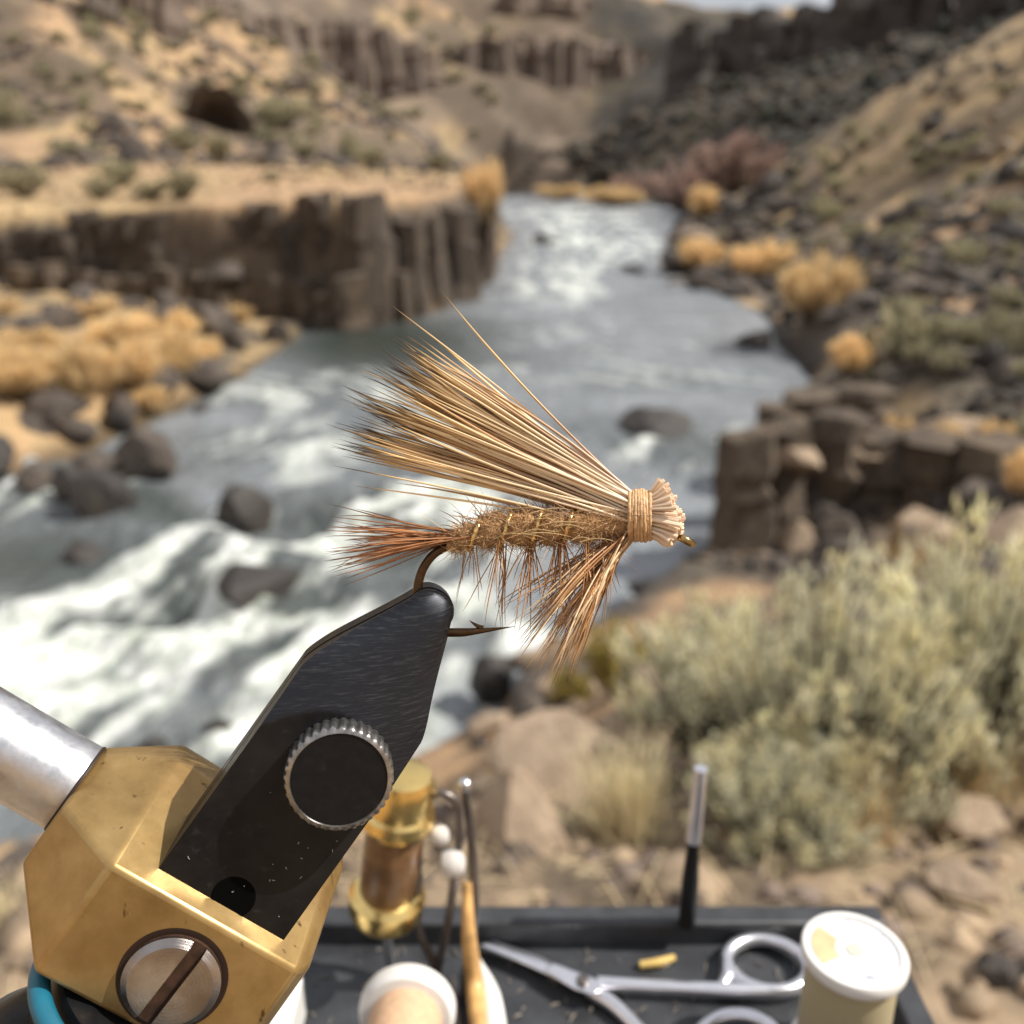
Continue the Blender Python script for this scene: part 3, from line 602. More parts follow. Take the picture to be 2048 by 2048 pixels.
rubble('rubble', 0, (rr_*np.sin(aa_))[kp], (rr_*np.cos(aa_))[kp], .0050, [(.05, .043, .038), (.08, .066, .056), (.035, .03, .028), (.20, .15, .11)], 'broken dark basalt littering the right slope between the sagebrush')
rr_ = rng.uniform(50, 118, 1500); aa_ = rng.uniform(-.62, -.01, 1500); rubble('rubble', 0, rr_*np.sin(aa_), rr_*np.cos(aa_), .0020, [(.30, .21, .13), (.12, .095, .075), (.44, .33, .19)], 'stones and dry tufts strewn on the flat above the river cliff')
rr_ = rng.uniform(170, 330, 2600); aa_ = rng.uniform(.06, .5, 2600); rubble('rubble', 0, rr_*np.sin(aa_), rr_*np.cos(aa_), .0036, [(.035, .032, .024), (.055, .046, .036), (.03, .034, .02), (.11, .085, .06)], 'dark scree and low brush on the far right canyon wall')
pa = []
for i in range(3200):
    x_, y_ = rng.uniform(-1.6, 2.6), rng.uniform(.75, 3.4); pa.append((x_, y_))
gz, gd, _ = height(np.array([q[0] for q in pa])[None], np.array([q[1] for q in pa])[None]); P_ = []
for (x_, y_), z_ in zip(pa, gz[0]):
    a = rng.uniform(0, 6.28); L = rng.uniform(.02, .13); d = np.array((math.cos(a), math.sin(a), rng.uniform(-.05, .5)))*L; b = np.array((x_, y_, z_+.008)); P_.append((bez(b, b+d*.5+np.array((0, 0, .01)), b+d, 4), np.array((.8, 1, .8, .3))*.0016, np.array((.78, .62, .38))*rng.uniform(.45, 1.15)))
V, F, Cc = tube_mesh(P_, 3); mk('straw', V, F, M['hair'], cols=Cc, kind='stuff', label='dry straw littering the near ledge', category='straw')
# ---- shrubs and grass
def leaves(P, D, L, Wd, cols):
    """diamond leaves at P along D"""
    n = len(P); D = D/np.linalg.norm(D, axis=1, keepdims=True); q = rng.normal(size=(n, 3)); S = np.cross(D, q); S /= np.linalg.norm(S, axis=1, keepdims=True)+1e-9
    L = np.broadcast_to(L, (n,))[:, None]; Wd = np.broadcast_to(Wd, (n,))[:, None]
    Nn = np.cross(D, S)
    V = np.stack([P, P+D*L*.5+S*Wd*.5+Nn*Wd*.15, P+D*L, P+D*L*.5-S*Wd*.5+Nn*Wd*.15], 1).reshape(-1, 3)
    F = np.arange(4*n).reshape(n, 4); return V, F, np.repeat(cols, 4, 0)
def shrub_meshes(seed, nstem, nleaf, spread, c1, c2, tipc=None, leafL=.06, leafW=.02, stemc=(.10, .07, .05), upright=.6, sides=3, plume=0):
    """unit shrub: about one unit tall"""
    g = np.random.default_rng(seed); paths = []; P = []; D = []; Cc = []
    for i in range(nstem):
        a = g.uniform(0, 2*math.pi); rr = math.sqrt(g.uniform(0, 1))*spread; h = g.uniform(.55, 1.0)*(1-.35*(rr/spread)**2)
        p0 = np.array((math.cos(a)*rr*.12, math.sin(a)*rr*.12, 0)); p2 = np.array((math.cos(a)*rr, math.sin(a)*rr, h)); p1 = np.array((p2[0]*.65, p2[1]*.65, h*.35)) + g.normal(size=3)*.05
        b = bez(p0, p1, p2, 7); b[1:-1] += g.normal(size=(5, 3))*.012
        paths.append((b, np.linspace(.018, .004, 7), np.array(stemc)*g.uniform(.7, 1.3)))
        m = nleaf; t = g.beta(2.9, 1.0, m) if upright < .9 else g.beta(3, 1, m); k = np.clip(t*6, 0, 5.99); i0 = k.astype(int); f = (k-i0)[:, None]
        q = b[i0]*(1-f)+b[i0+1]*f; dd = (b[i0+1]-b[i0]); dd /= np.linalg.norm(dd, axis=1, keepdims=True)
        P.append(q + g.normal(size=(m, 3))*.022); D.append(dd*upright + g.normal(size=(m, 3))*.45 + np.array((0, 0, .25)))
        cc = np.array(c1)[None]*(1-t[:, None]) + np.array(c2)[None]*t[:, None]
        if tipc is not None and g.random() < plume:
            s = (t > .84)[:, None]; cc = np.where(s, np.array(tipc)[None], cc)
        Cc.append(cc*g.uniform(.75, 1.2, (m, 1))*g.uniform(.85, 1.15))
    V, F, C_ = leaves(np.concatenate(P), np.concatenate(D), g.uniform(.6, 1.2, nstem*nleaf)*leafL, leafW, np.concatenate(Cc))
    def bare(nm, V, F, C_):
        o = mk(nm, V, F, M['leaf'], cols=np.clip(C_, .005, 1), smooth=False); me = o.data; bpy.data.objects.remove(o); return me
    tv, tf, tcx = tube_mesh(paths, sides)
    return bare('stems', tv, tf, tcx), bare('foliage', V, F, C_)
def shrub(name, ms, p, h, wd, label, cat='shrub', group=None, rot=None):
    o = thing(name, label, cat, p, group); o.scale = (wd, wd, h); o.rotation_euler = (0, 0, random.uniform(0, 6) if rot is None else rot)
    link('stems', ms[0], o); link('foliage', ms[1], o)['kind'] = 'stuff'; return o
SG1, SG2, SGT = (.13, .125, .08), (.80, .77, .56), (.88, .80, .50)  # SG1 paints the bush's inner shade into the lower leaves
big = shrub_meshes(1, 96, 88, .62, SG1, SG2, SGT, .055, .015, stemc=(.055, .042, .034), upright=.85, plume=.5)
big2 = shrub_meshes(2, 80, 82, .58, SG1, SG2, SGT, .06, .016, stemc=(.055, .042, .034), upright=.85, plume=.4)
p = at_y(1640, 1640, 1.95); shrub('sagebrush', big, (p.x, p.y, ground_z(p.x, p.y)-.02), .70, .54, 'big pale grey-green sagebrush filling the right foreground', 'sagebrush')
def on_ground(px, py, lo=.8, hi=300):
    p = ground_hit(px, py, lo, hi); return p if p is not None else at_y(px, py, 3)
p = at_y(1900, 1640, 2.15); shrub('sagebrush', big2, (p.x, p.y, ground_z(p.x, p.y)-.02), .78, .66, 'tall sagebrush with tan plumes at the right picture edge', 'sagebrush')
p = at_y(1420, 1420, 2.7); shrub('sagebrush', big2, (p.x, p.y, ground_z(p.x, p.y)-.02), .60, .58, 'low rounded sagebrush left of the big one, nearest the water', 'sagebrush')
p = at_y(1560, 1660, 1.6); shrub('sagebrush', big, (p.x, p.y, ground_z(p.x, p.y)-.03), .30, .34, 'small sage sprig in front of the big sagebrush', 'sagebrush')
sages = [shrub_meshes(20+i, 34, 60, .75, (.17, .15, .095), (.48, .44, .29), None, .13, .05) for i in range(3)]
golds = [shrub_meshes(30+i, 40, 70, .6, (.34, .23, .11), (.92, .68, .37), None, .24, .018, upright=.95) for i in range(2)]
olive = shrub_meshes(41, 40, 60, .6, (.16, .14, .04), (.40, .32, .09), None, .11, .04)
willow = [shrub_meshes(45+i, 46, 50, .6, (.20, .13, .11), (.38, .26, .215), None, .12, .03, upright=.95) for i in range(2)]
def shrub_px(name, ms, px, pyb, wpx, hpx, label, cat='shrub', group=None, lo=4, Y=None):
    p = on_ground(px, pyb, lo) if Y is None else at_y(px, pyb, Y)
    if Y is not None: p.z = max(ground_z(p.x, p.y), WZ)
    s = p.length/FPX; return shrub(name, ms, p, hpx*s*1.05, wpx*s*.75, label, cat, group)
shrub_px('golden_shrub', golds[0], 1625, 660, 170, 120, 'round bright orange shrub on the right river bank', Y=38)
shrub_px('golden_shrub', golds[1], 1700, 760, 110, 75, 'smaller yellow shrub just below the round orange one', Y=27)
shrub_px('golden_shrub', golds[1], 1410, 440, 80, 55, 'small yellow bush under the reddish willows', Y=118)
shrub_px('golden_shrub', golds[0], 1520, 565, 140, 70, 'tan golden brush above the far right waterline', Y=62)
shrub_px('golden_shrub', golds[1], 1400, 560, 110, 60, 'brown golden brush at the far bank point by the rapids', Y=66)
shrub_px('golden_shrub', olive, 1240, 1390, 170, 140, 'yellow olive bush at the water edge left of the sagebrush', lo=2.4)
shrub_px('golden_shrub', olive, 1140, 1420, 110, 90, 'low olive bush below the hackle beside the grey boulder', lo=2.4)
shrub_px('golden_shrub', golds[0], 970, 455, 75, 110, 'olive gold bush hanging on the end of the river cliff', Y=66).location = at_y(968, 455, 60)
shrub_px('sagebrush', sages[0], 1800, 760, 130, 110, 'grey-green sagebrush right of the smaller yellow shrub', 'sagebrush', Y=24)
shrub_px('willow_thicket', willow[0], 1470, 400, 200, 110, 'pale pinkish leafless willow on the far right bank', 'willow', Y=140)
shrub_px('willow_thicket', willow[1], 1370, 390, 150, 95, 'dark purple-brown willow at the bend of the river', 'willow', Y=155)
shrub_px('willow_thicket', willow[0], 1270, 370, 120, 60, 'low reddish willow farthest up the right bank', 'willow', Y=190)
shrub_px('golden_shrub', golds[1], 1230, 385, 150, 32, 'strip of golden brush along the far waterline below the willows', Y=180)
shrub_px('golden_shrub', golds[0], 1120, 372, 110, 28, 'golden brush where the river turns out of sight', Y=210)
def row_labels(items, text, rows):
    items = sorted(items, key=lambda q: q[1]); n = len(items); RN = ['topmost', 'second', 'third', 'fourth', 'fifth', 'sixth', 'seventh', 'eighth', 'ninth', 'tenth']
    for k in range(rows):
        part = sorted(items[k*n//rows:(k+1)*n//rows], key=lambda q: q[0])
        for i, q in enumerate(part):
            nn = i+1; sf = 'th' if nn % 100 in (11, 12, 13) else {1: 'st', 2: 'nd', 3: 'rd'}.get(nn % 10, 'th')
            q[2]['label'] = '%s, %s row, %d%s from the left' % (text.replace('#', q[3] if len(q) > 3 else ''), RN[k], nn, sf)
row_labels(mixed, '# rock among the golden brush on the left bank', 2); row_labels(bank, '# rock on the near bank below the hackle', 3); row_labels(heap, '# boulder behind the big sagebrush', 4); row_labels(slope_b, 'dark basalt boulder on the right slope', 9)
ORD = ['first', 'second', 'third', 'fourth', 'fifth', 'sixth', 'seventh', 'eighth', 'ninth', 'tenth', 'eleventh', 'twelfth', 'thirteenth', 'fourteenth', 'fifteenth', 'sixteenth']
pl = sorted([(55, 395, 75, 60), (150, 318, 90, 32), (245, 370, 70, 50), (205, 398, 60, 40), (370, 400, 60, 60), (440, 330, 50, 60), (365, 312, 55, 50), (610, 320, 50, 40), (700, 330, 40, 60), (745, 335, 60, 45), (545, 365, 40, 20), (300, 400, 60, 36), (15, 255, 70, 50), (880, 345, 50, 40), (570, 255, 90, 60)])
for i, (a, b, ww, hh) in enumerate(pl): shrub_px('sagebrush', sages[i % 3], a, b, ww, hh, 'grey sagebrush on the tan flat above the river cliff, %s from the left' % ORD[i], 'sagebrush', 'sagebrush on the flat above the cliff', lo=50)
bg_ = sorted([(40, 800, 170, 110), (150, 820, 180, 130), (260, 800, 170, 130), (350, 770, 140, 110), (330, 700, 150, 90), (400, 740, 110, 80), (230, 720, 150, 90), (60, 720, 140, 70), (480, 650, 70, 40), (180, 640, 120, 50), (-20, 640, 120, 50), (300, 830, 100, 60)])
for i, (a, b, ww, hh) in enumerate(bg_): shrub_px('golden_shrub', golds[i % 2], a, b, ww*.95, hh*.78, 'clump of golden riverside brush on the left bank, %s from the left' % ORD[i], 'shrub', 'golden brush on the left bank', lo=14)
n_s = 0; sage_r = []; brush_l = []
while n_s < 105:
    a, b = r.uniform(1380, 2080), r.uniform(180, 1000)
    if b < 430-(a-1380)*.5 or (a < 1700 and b > 560) or (a < 2000 and 780 < b < 1000) : continue
    p = ground_hit(a, b, 5)
    if p is None or p.z < WZ+.25: continue
    s = p.length/FPX; hh = r.uniform(16, 46)*(.5+b/900)
    sage_r.append((a, b, shrub('sagebrush', sages[n_s % 3], p, hh*s, hh*s*.8, 'x', 'sagebrush', 'sagebrush scattered on the right slope', r.uniform(0, 6)))); n_s += 1
n_s = 0
while n_s < 170:
    a, b = r.uniform(-20, 1000), r.uniform(40, 290)
    p = ground_hit(a, b, 100, 600)
    if p is None: continue
    s = p.length/FPX; hh = r.uniform(8, 24)
    brush_l.append((a, b, shrub('sagebrush', sages[n_s % 3], p, hh*s, hh*s, 'x', 'shrub', 'brush dotting the far left hillside', r.uniform(0, 6)))); n_s += 1
row_labels(sage_r, 'grey-green sagebrush on the right slope', 7); row_labels(brush_l, 'small dark bush on the far left hillside', 8)
# dry grass: tufts near the tray, one mesh each
def tuft(px, pyb, wpx, hpx, label, seed, Y, n=260, c=(.64, .53, .33)):
    g = np.random.default_rng(seed); p = at_y(px, pyb, Y); p.z = ground_z(p.x, p.y); s = p.length/FPX; paths = []
    for i in range(n):
        b0 = np.array(p) + np.array((g.normal()*wpx*s*.16, g.normal()*wpx*s*.12, 0)); L = hpx*s*g.uniform(.5, 1.1)
        d = np.array((g.normal()*.28, g.normal()*.28, 1)); e = b0 + d*L; m = b0 + np.array((d[0]*.3, d[1]*.3, .55))*L
        paths.append((bez(b0, m, e, 5), np.array((1, .9, .7, .4, .1))*.0015, np.minimum(.95, np.array(c)*1.45*g.uniform(.6, 1.2))))
    V, F, Cc = tube_mesh(paths, 3); return mk('grass_tuft', V, F, M['hair'], cols=Cc, label=label, category='grass', group='dry grass tufts')
tuft(1240, 1790, 200, 200, 'pale dry grass tuft standing behind the tray rim', 1, 1.65, 320)
tuft(1720, 1790, 200, 230, 'sparse dry grass stalks behind the white thread spool', 2, 1.6, 60, (.48, .36, .20))
tuft(1950, 1700, 260, 200, 'dry stalks at the right picture edge below the sagebrush', 3, 1.8, 90, (.50, .37, .19))
tuft(1500, 1800, 160, 120, 'low dry grass beside the standing needle', 4, 1.6, 80, (.46, .33, .17))
tuft(60, 1960, 160, 120, 'dry grass on the ground under the teal ring', 5, 1.2, 60)
tuft(1850, 1000, 260, 130, 'golden bunch grass on top of the right outcrop', 6, 10.5, 300, (.56, .36, .13))
for i, (a, b, hh, t) in enumerate([(1790, 905, 70, 'golden bunch grass between the outcrop blocks, first from the left'), (1890, 950, 90, 'golden bunch grass between the outcrop blocks, second from the left'), (1985, 930, 80, 'golden bunch grass between the outcrop blocks, third from the left'), (2040, 1010, 100, 'golden bunch grass between the outcrop blocks, fourth from the left'), (1700, 1000, 70, 'straw grass in front of the outcrop face')]):
    p = ground_hit(a, b, 3, 40)
    if p is not None:
        ms_ = golds[i % 2]; sq = p.length/FPX; shrub('bunch_grass', ms_, p, hh*sq, hh*sq*.7, t, 'grass', 'golden grass by the outcrop')['kind'] = 'thing'
# the dark cave mouth in the left hillside
cv = on_ground(440, 262, 60); s = cv.length/FPX
V, F = [], []; nA = 16
for j, (rr, dy) in enumerate([(1.35, -.15), (1.0, 0.), (.8, .6), (.35, 1.3)]):
    for k in range(nA+1):
        a = math.pi*k/nA; q = rr*(1+.05*math.sin(k*1.3+j)); V.append((cv.x+math.cos(a)*q*48*s, cv.y-14*s+dy*40*s, cv.z-6*s+math.sin(a)*q*58*s))
for j in range(3):
    for k in range(nA): F.append((j*(nA+1)+k, j*(nA+1)+k+1, (j+1)*(nA+1)+k+1, (j+1)*(nA+1)+k))
F.append(tuple(3*(nA+1)+k for k in range(nA+1)))
mk('cave', V, F, M['basalt'], kind='structure')
# ================================================================== THE VISE
TH = R_(11)
O_ = at_depth(451, 1800, D0-80*K); KJ = (D0-80*K)/FPX
AX = (RT*.581 + UP*.814).normalized(); b0_ = (RT*.814 - UP*.581).normalized()
BX = (b0_*math.cos(TH) + FW*math.sin(TH)).normalized(); WX_ = AX.cross(BX); WX_ = WX_ if WX_.dot(FW) < 0 else -WX_
def J(s, t, wz): return O_ + AX*(s*KJ) + BX*(t*KJ) + WX_*(wz*KJ)
vise = thing('tying_vise', 'black jawed fly tying vise with brass block and silver shaft', 'vise', J(-700, -20, -210))
VI = vise.location.copy()
def vp(o):                                    # keep world place while parented to the vise
    o.parent = vise; o.matrix_parent_inverse = Matrix.Translation(-VI); return o
def half_w(s):
    if s < 470: return 146
    if s < 520: return 146-16*((s-470)/50)**1.3
    if s < 705: return 130-82*(s-520)/185
    q = (s-705)/38; return max(2, 48*math.sqrt(max(0, 1-q*q)))
def mid_t(s): return 11*float(sstep(520, 700, s))
def jaw(name, w0, w1, front, ds=0):
    S = [-45, 0, 100, 200, 280] + list(range(310, 705, 8)) + [705, 712, 718, 723, 728, 732, 736, 739, 741, 743]; T = np.linspace(-1, 1, 41)
    V, F, msk = [], [], []; n = len(T)
    for s in S:
        hw = half_w(s)
        for u in T:
            t = u*hw; wf = 0; k = float(sstep(-3, 5, s-445+110*(t/146)**2)) if front else 0.; msk.append((k, k, k))
            if front:
                s0 = 445-110*(t/146)**2; wf = -max(0, .17*(s-s0)); e = abs(u)
                if s > 470: wf -= 26*sstep(470, 640, s)*e**4
                if s > 690: wf -= 20*((s-690)/53)**2
                wf = max(wf, w1-w0+8)
            V.append(J(s+ds, t+mid_t(s), w0+wf))
    for s in S:
        hw = half_w(s)
        for u in T: V.append(J(s+ds, u*hw+mid_t(s), w1))
    m = len(S); o2 = m*n
    for i in range(m-1):
        for j in range(n-1):
            a = i*n+j; F.append((a, a+1, a+n+1, a+n)); F.append((o2+a, o2+a+n, o2+a+n+1, o2+a+1))
        for j in (0, n-1): a = i*n+j; F.append((a, a+n, o2+a+n, o2+a) if j else (a+n, a, o2+a, o2+a+n))
    F.append(tuple(range(n)) + tuple(o2+j for j in range(n-1, -1, -1)))
    e = (m-1)*n; F.append(tuple(e+j for j in range(n-1, -1, -1)) + tuple(o2+e+j for j in range(n)))
    o = mk(name, V, F, M['jaw'], sharp=24, cols=np.array(msk+[(0, 0, 0)]*len(msk)))
    bevel(o, 7*KJ, 2, 35); return vp(o)
jaw('jaw_plate', 0, -74, True); jaw('jaw_plate', -82, -138, False, 3)
# black disc near the front plate's foot, painting the shade inside a pivot hole
vp(lathe('pivot_hole_shade', J(12, 10, -2), WX_, [(44*KJ, 0), (44*KJ, 2.4*KJ), (40*KJ, 3*KJ), (36*KJ, 2.2*KJ), (10*KJ, 2.2*KJ)], simple('hole_shade', (.002, .002, .002), .9, 0, .1, 100, Specular_IOR_Level=.05), seg=32))
# knurled jaw screw
c = J(346, 33, 0); KB = KJ; KJ = KJ*.93
kn = vp(lathe('jaw_knob', c, WX_, [(112*KJ, 1*KJ), (114*KJ, 6*KJ), (114*KJ, 62*KJ), (109*KJ, 68*KJ), (101*KJ, 70*KJ), (99*KJ, 66*KJ), (20*KJ, 66*KJ)], M['knurl'], seg=216, sharp=40,
              rfun=lambda r, h, a, k: r*(1-.035*(max(0, math.cos(a*36))**.5)) if r > 110*KJ else r))
kf = lathe('knob_face', c, WX_, [(99*KJ, 66.2*KJ), (98*KJ, 67.4*KJ), (60*KJ, 67.6*KJ), (2*KJ, 67.6*KJ)], M['black'], seg=64); kf.parent = kn
KJ = KB
# brass block: eight sided bar on the shaft axis with chamfered ends
sec = [(-30, 42), (92, -245), (92, -330), (-30, -500), (-270, -500), (-305, -430), (-305, -25), (-282, 42)]
cs, cw = -72, -225
V, F = [], []
def ring_at(t, k, ks=None): return [J(cs+(s-cs)*(ks or k), t, cw+(q-cw)*k) for s, q in sec]
rings = [ring_at(-368, .50, .55), ring_at(-229, 1.0), ring_at(196, 1.0), ring_at(226, .84, .90)]
for R0 in rings: V += R0
n = len(sec)
for i in range(3):
    for j in range(n): F.append((i*n+j, i*n+(j+1) % n, (i+1)*n+(j+1) % n, (i+1)*n+j))
F.append(tuple(range(n))[::-1]); F.append(tuple(3*n+j for j in range(n)))
vp(bevel(mk('brass_block', V, F, M['brass'], sharp=12), 9*KJ, 3, 10))
# steel shaft running off to the left along the block axis
vp(lathe('shaft', J(cs+4, -366, cw), -BX, [(96*KJ, 0), (97*KJ, 3*KJ), (97*KJ, 1500*KJ), (92*KJ, 1510*KJ)], M['shaft'], seg=56))
vp(lathe('shaft_shoulder', J(cs+4, -366, cw), -BX, [(100*KJ, 0), (100*KJ, 4*KJ), (97.5*KJ, 7*KJ)], M['ring_dark'], seg=48))
# clamp screw in the front face of the block
SCX = (-165, -2)
so = J(SCX[0], SCX[1], 42); M['copper'] = screw_mat(so)
vp(lathe('recess_shade_ring', so, WX_, [(106*KJ, -2*KJ), (106*KJ, .8*KJ), (97*KJ, .8*KJ), (90*KJ, .2*KJ)], M['ring_dark'], seg=56))  # flat dark ring, countersink shade painted on without a cut hole
scw = vp(lathe('clamp_screw', so, WX_, [(93*KJ, .5*KJ), (93*KJ, 8*KJ), (60*KJ, 8.4*KJ), (2*KJ, 8.4*KJ)], M['slot'], seg=56))
sl = Vector((.60, .80, 0)); SX = (AX*.98 + BX*-.10 + RT*.18); SX = (SX-WX_*SX.dot(WX_)).normalized(); SY = WX_.cross(SX)
for sg in (-1, 1):
    prof = [(94, 9), (94, 15), (80, 26), (70, 27)]; V, F = [], []; na_ = 40; g0 = 15
    for (rr, hh) in prof:
        a0 = math.asin(g0/rr)
        for k in range(na_+1):
            a = a0 + (math.pi-2*a0)*k/na_; V.append(so + SX*(rr*math.cos(a)*KJ) + SY*(sg*rr*math.sin(a)*KJ) + WX_*(hh*KJ))
    m = na_+1
    for i in range(3):
        for k in range(na_): F.append((i*m+k, i*m+k+1, (i+1)*m+k+1, (i+1)*m+k))
    F.append(tuple(3*m+k for k in range(m))); F.append(tuple(i*m for i in range(4))); F.append(tuple(i*m+na_ for i in (3, 2, 1, 0)))
    o = mk('screw_half', V, F, M['copper'], sharp=20); o.parent = scw
# body below the block, teal ring, stem and base
vp(lathe('vise_body', J(-300, 0, -75), -AX, [(150*KJ, -10*KJ), (186*KJ, 0), (186*KJ, 120*KJ), (215*KJ, 140*KJ), (255*KJ, 200*KJ), (265*KJ, 320*KJ), (240*KJ, 350*KJ)], M['black'], seg=56))
an = np.linspace(0, 2*math.pi, 73); ringp = np.array([J(-328, 2+218*math.cos(a), -70+214*math.sin(a)) for a in an])
V, F, Cc = tube_mesh([(ringp, 21*KJ, (.1, .1, .1))], 14); vp(mk('rubber_ring', V, F, M['teal']))
TZ = -.161
e0 = J(-600, -20, cw)
vp(lathe('stem', (e0.x, e0.y, TZ+.004), (0, 0, 1), [(.0045, 0), (.0045, e0.z-TZ-.004)], M['shaft'], seg=28))
vp(lathe('base_plate', (e0.x, e0.y, TZ+.0002), (0, 0, 1), [(.021, 0), (.021, .004), (.019, .005), (.003, .005)], M['black'], seg=48))
# scratches and lint on the black faces
pa = []
g = np.random.default_rng(5)
for i in range(22):
    s, t = g.uniform(20, 430), g.uniform(-125, 125)
    if math.hypot(s-338, t-35) < 128 or s > 440-110*(t/146)**2: continue
    L = g.uniform(1.5, 7); a = g.uniform(0, 3.1); p0 = J(s, t, .9); p1 = J(s+L*math.cos(a), t+L*math.sin(a), .9); pa.append((bez(p0, p0*.5+p1*.5+AX*(g.normal()*2*KJ), p1, 4), .7*KJ, (.45, .43, .40)))
V, F, Cc = tube_mesh(pa, 4); o = vp(mk('lint', V, F, M['hair'], cols=Cc)); o['kind'] = 'stuff'

# ================================================================== THE FLY
fly = thing('caddis_fly', 'tan elk hair caddis fly held by its hook in the vise jaws', 'fishing fly', fp(1257, 1035))
FI = fly.location.copy()
def fl(o): o.parent = fly; o.matrix_parent_inverse = Matrix.Translation(-FI); return o
def fpa(L): return np.array([fp(*q) for q in L])
def smooth_path(pts, n):
    pts = np.array(pts, float); d = np.r_[0, np.cumsum(np.linalg.norm(np.diff(pts, axis=0), axis=1))]; u = np.linspace(0, d[-1], n)
    m = np.gradient(pts, d, axis=0); o = []
    for x in u:
        i = min(np.searchsorted(d, x, 'right')-1, len(d)-2); h = d[i+1]-d[i]; t = (x-d[i])/h
        o.append((2*t**3-3*t*t+1)*pts[i] + (t**3-2*t*t+t)*h*m[i] + (-2*t**3+3*t*t)*pts[i+1] + (t**3-t*t)*h*m[i+1])
    return np.array(o), u/d[-1]
hp, hu = smooth_path([(1350, 1068, 0), (1257, 1042, 0), (1100, 1062, 0), (960, 1080, 0), (907, 1090, 0), (872, 1105, 0), (849, 1132, 0), (837, 1165, 0), (835, 1203, 0), (846, 1240, 0), (875, 1262, 0), (914, 1265, 0), (965, 1261, 0), (1030, 1253, 0)], 90)
hr = np.where(hu < .87, 9.0, 9.0*np.clip((1-hu)/.13, .05, 1))
V, F, Cc = tube_mesh([(fpa(hp), hr*K, (.1, .1, .1))], 12); hook = fl(mk('hook', V, F, M['hook']))
V, F, Cc = tube_mesh([(fpa(bez((966, 1257, 0), (952, 1252, 0), (938, 1240, 0), 6)), np.array((6, 5, 4, 3, 1.8, .2))*K, (.1, .1, .1))], 8); o = mk('barb', V, F, M['hook']); o.parent = hook
ec = np.array((1371, 1080)); ed = np.array((.86, .51)); V, F, Cc = tube_mesh([(fpa([(ec[0]+ed[0]*15*math.cos(a), ec[1]+ed[1]*15*math.cos(a), 17*math.sin(a)) for a in np.linspace(0, 2*math.pi, 33)]), 8.5*K, (.1, .1, .1))], 10); o = mk('hook_eye', V, F, M['eye']); o.parent = hook
# dubbed body
g = np.random.default_rng(11)
bp, bu = smooth_path([(893, 1092, 0), (935, 1073, 0), (990, 1060, 0), (1067, 1056, 0), (1150, 1052, 0), (1220, 1046, 0), (1262, 1042, 0)], 70)
ribs = [950, 1012, 1073, 1136]
def body_r(x):
    r_ = np.interp(x, [893, 915, 935, 990, 1067, 1150, 1220, 1262], [10, 19, 26, 33, 35, 33, 29, 24])
    for q in ribs: r_ = r_ - 8*np.exp(-((x-q)/9.0)**2)
    return r_
V, F = [], []; nsg = 36
for i, q in enumerate(bp):
    for k in range(nsg):
        a = 2*math.pi*k/nsg; rr = body_r(q[0])*(.90+.20*float(fbm(np.array([q[0]*.05]), np.array([math.cos(a)*2+5]), np.array([math.sin(a)*2+5]), s=8, o=3)[0]))
        V.append(fp(q[0]-.10*rr*math.sin(a)*0, q[1]-rr*math.sin(a), rr*math.cos(a)))
for i in range(len(bp)-1):
    for k in range(nsg): F.append((i*nsg+k, i*nsg+(k+1) % nsg, (i+1)*nsg+(k+1) % nsg, (i+1)*nsg+k))
M['dub'] = simple('dubbing', (.44, .26, .12), .95, 0, .5, 3500, .8, .0003)
body = fl(mk('body', V, F, M['dub']))
pa = []
for i in range(5200):
    q = bp[g.integers(2, 69)]; a = g.uniform(0, 2*math.pi); rr = body_r(q[0])*.93; nrm = np.array((g.normal()*.35, -math.sin(a), math.cos(a)))
    p0 = np.array((q[0], q[1]-rr*math.sin(a), rr*math.cos(a))); L = g.gamma(2.2, 4.6)+5; tang = np.array((g.normal(), g.normal()*.8, g.normal()*.8))
    if g.random() < .05: L *= 2.2
    p2 = p0 + (nrm*.45 + tang*.75)*L; p1 = p0 + nrm*L*.5 + tang*L*.15
    c = np.array((.68, .43, .22))*g.uniform(.55, 1.3)
    if min(abs(q[0]-x_) for x_ in ribs) < 7 and g.random() < .8: continue
    pa.append((fpa(bez(p0, p1, p2, 5)), np.array((.62, .58, .5, .4, .12))*K, c))
V, F, Cc = tube_mesh(pa, 3); o = mk('dubbing_fuzz', V, F, M['hair'], cols=Cc, kind='stuff'); o.parent = body
for x in ribs:
    yc = float(np.interp(x, bp[:, 0], bp[:, 1])); rr = float(body_r(np.array([x]))[()] if np.ndim(body_r(x)) == 0 else body_r(x)) + 11
    loop = fpa([(x + 11*math.sin(a)*1.0 + g.normal()*.8, yc-rr*math.sin(a), rr*math.cos(a)) for a in np.linspace(0, 2*math.pi, 41)])
    V, F, Cc = tube_mesh([(loop, 4.3*K*(1+.25*g.normal(size=41).clip(-1, 1)), (1, 1, 1))], 6); fl(mk('tinsel_rib', V, F, M['tinsel']))
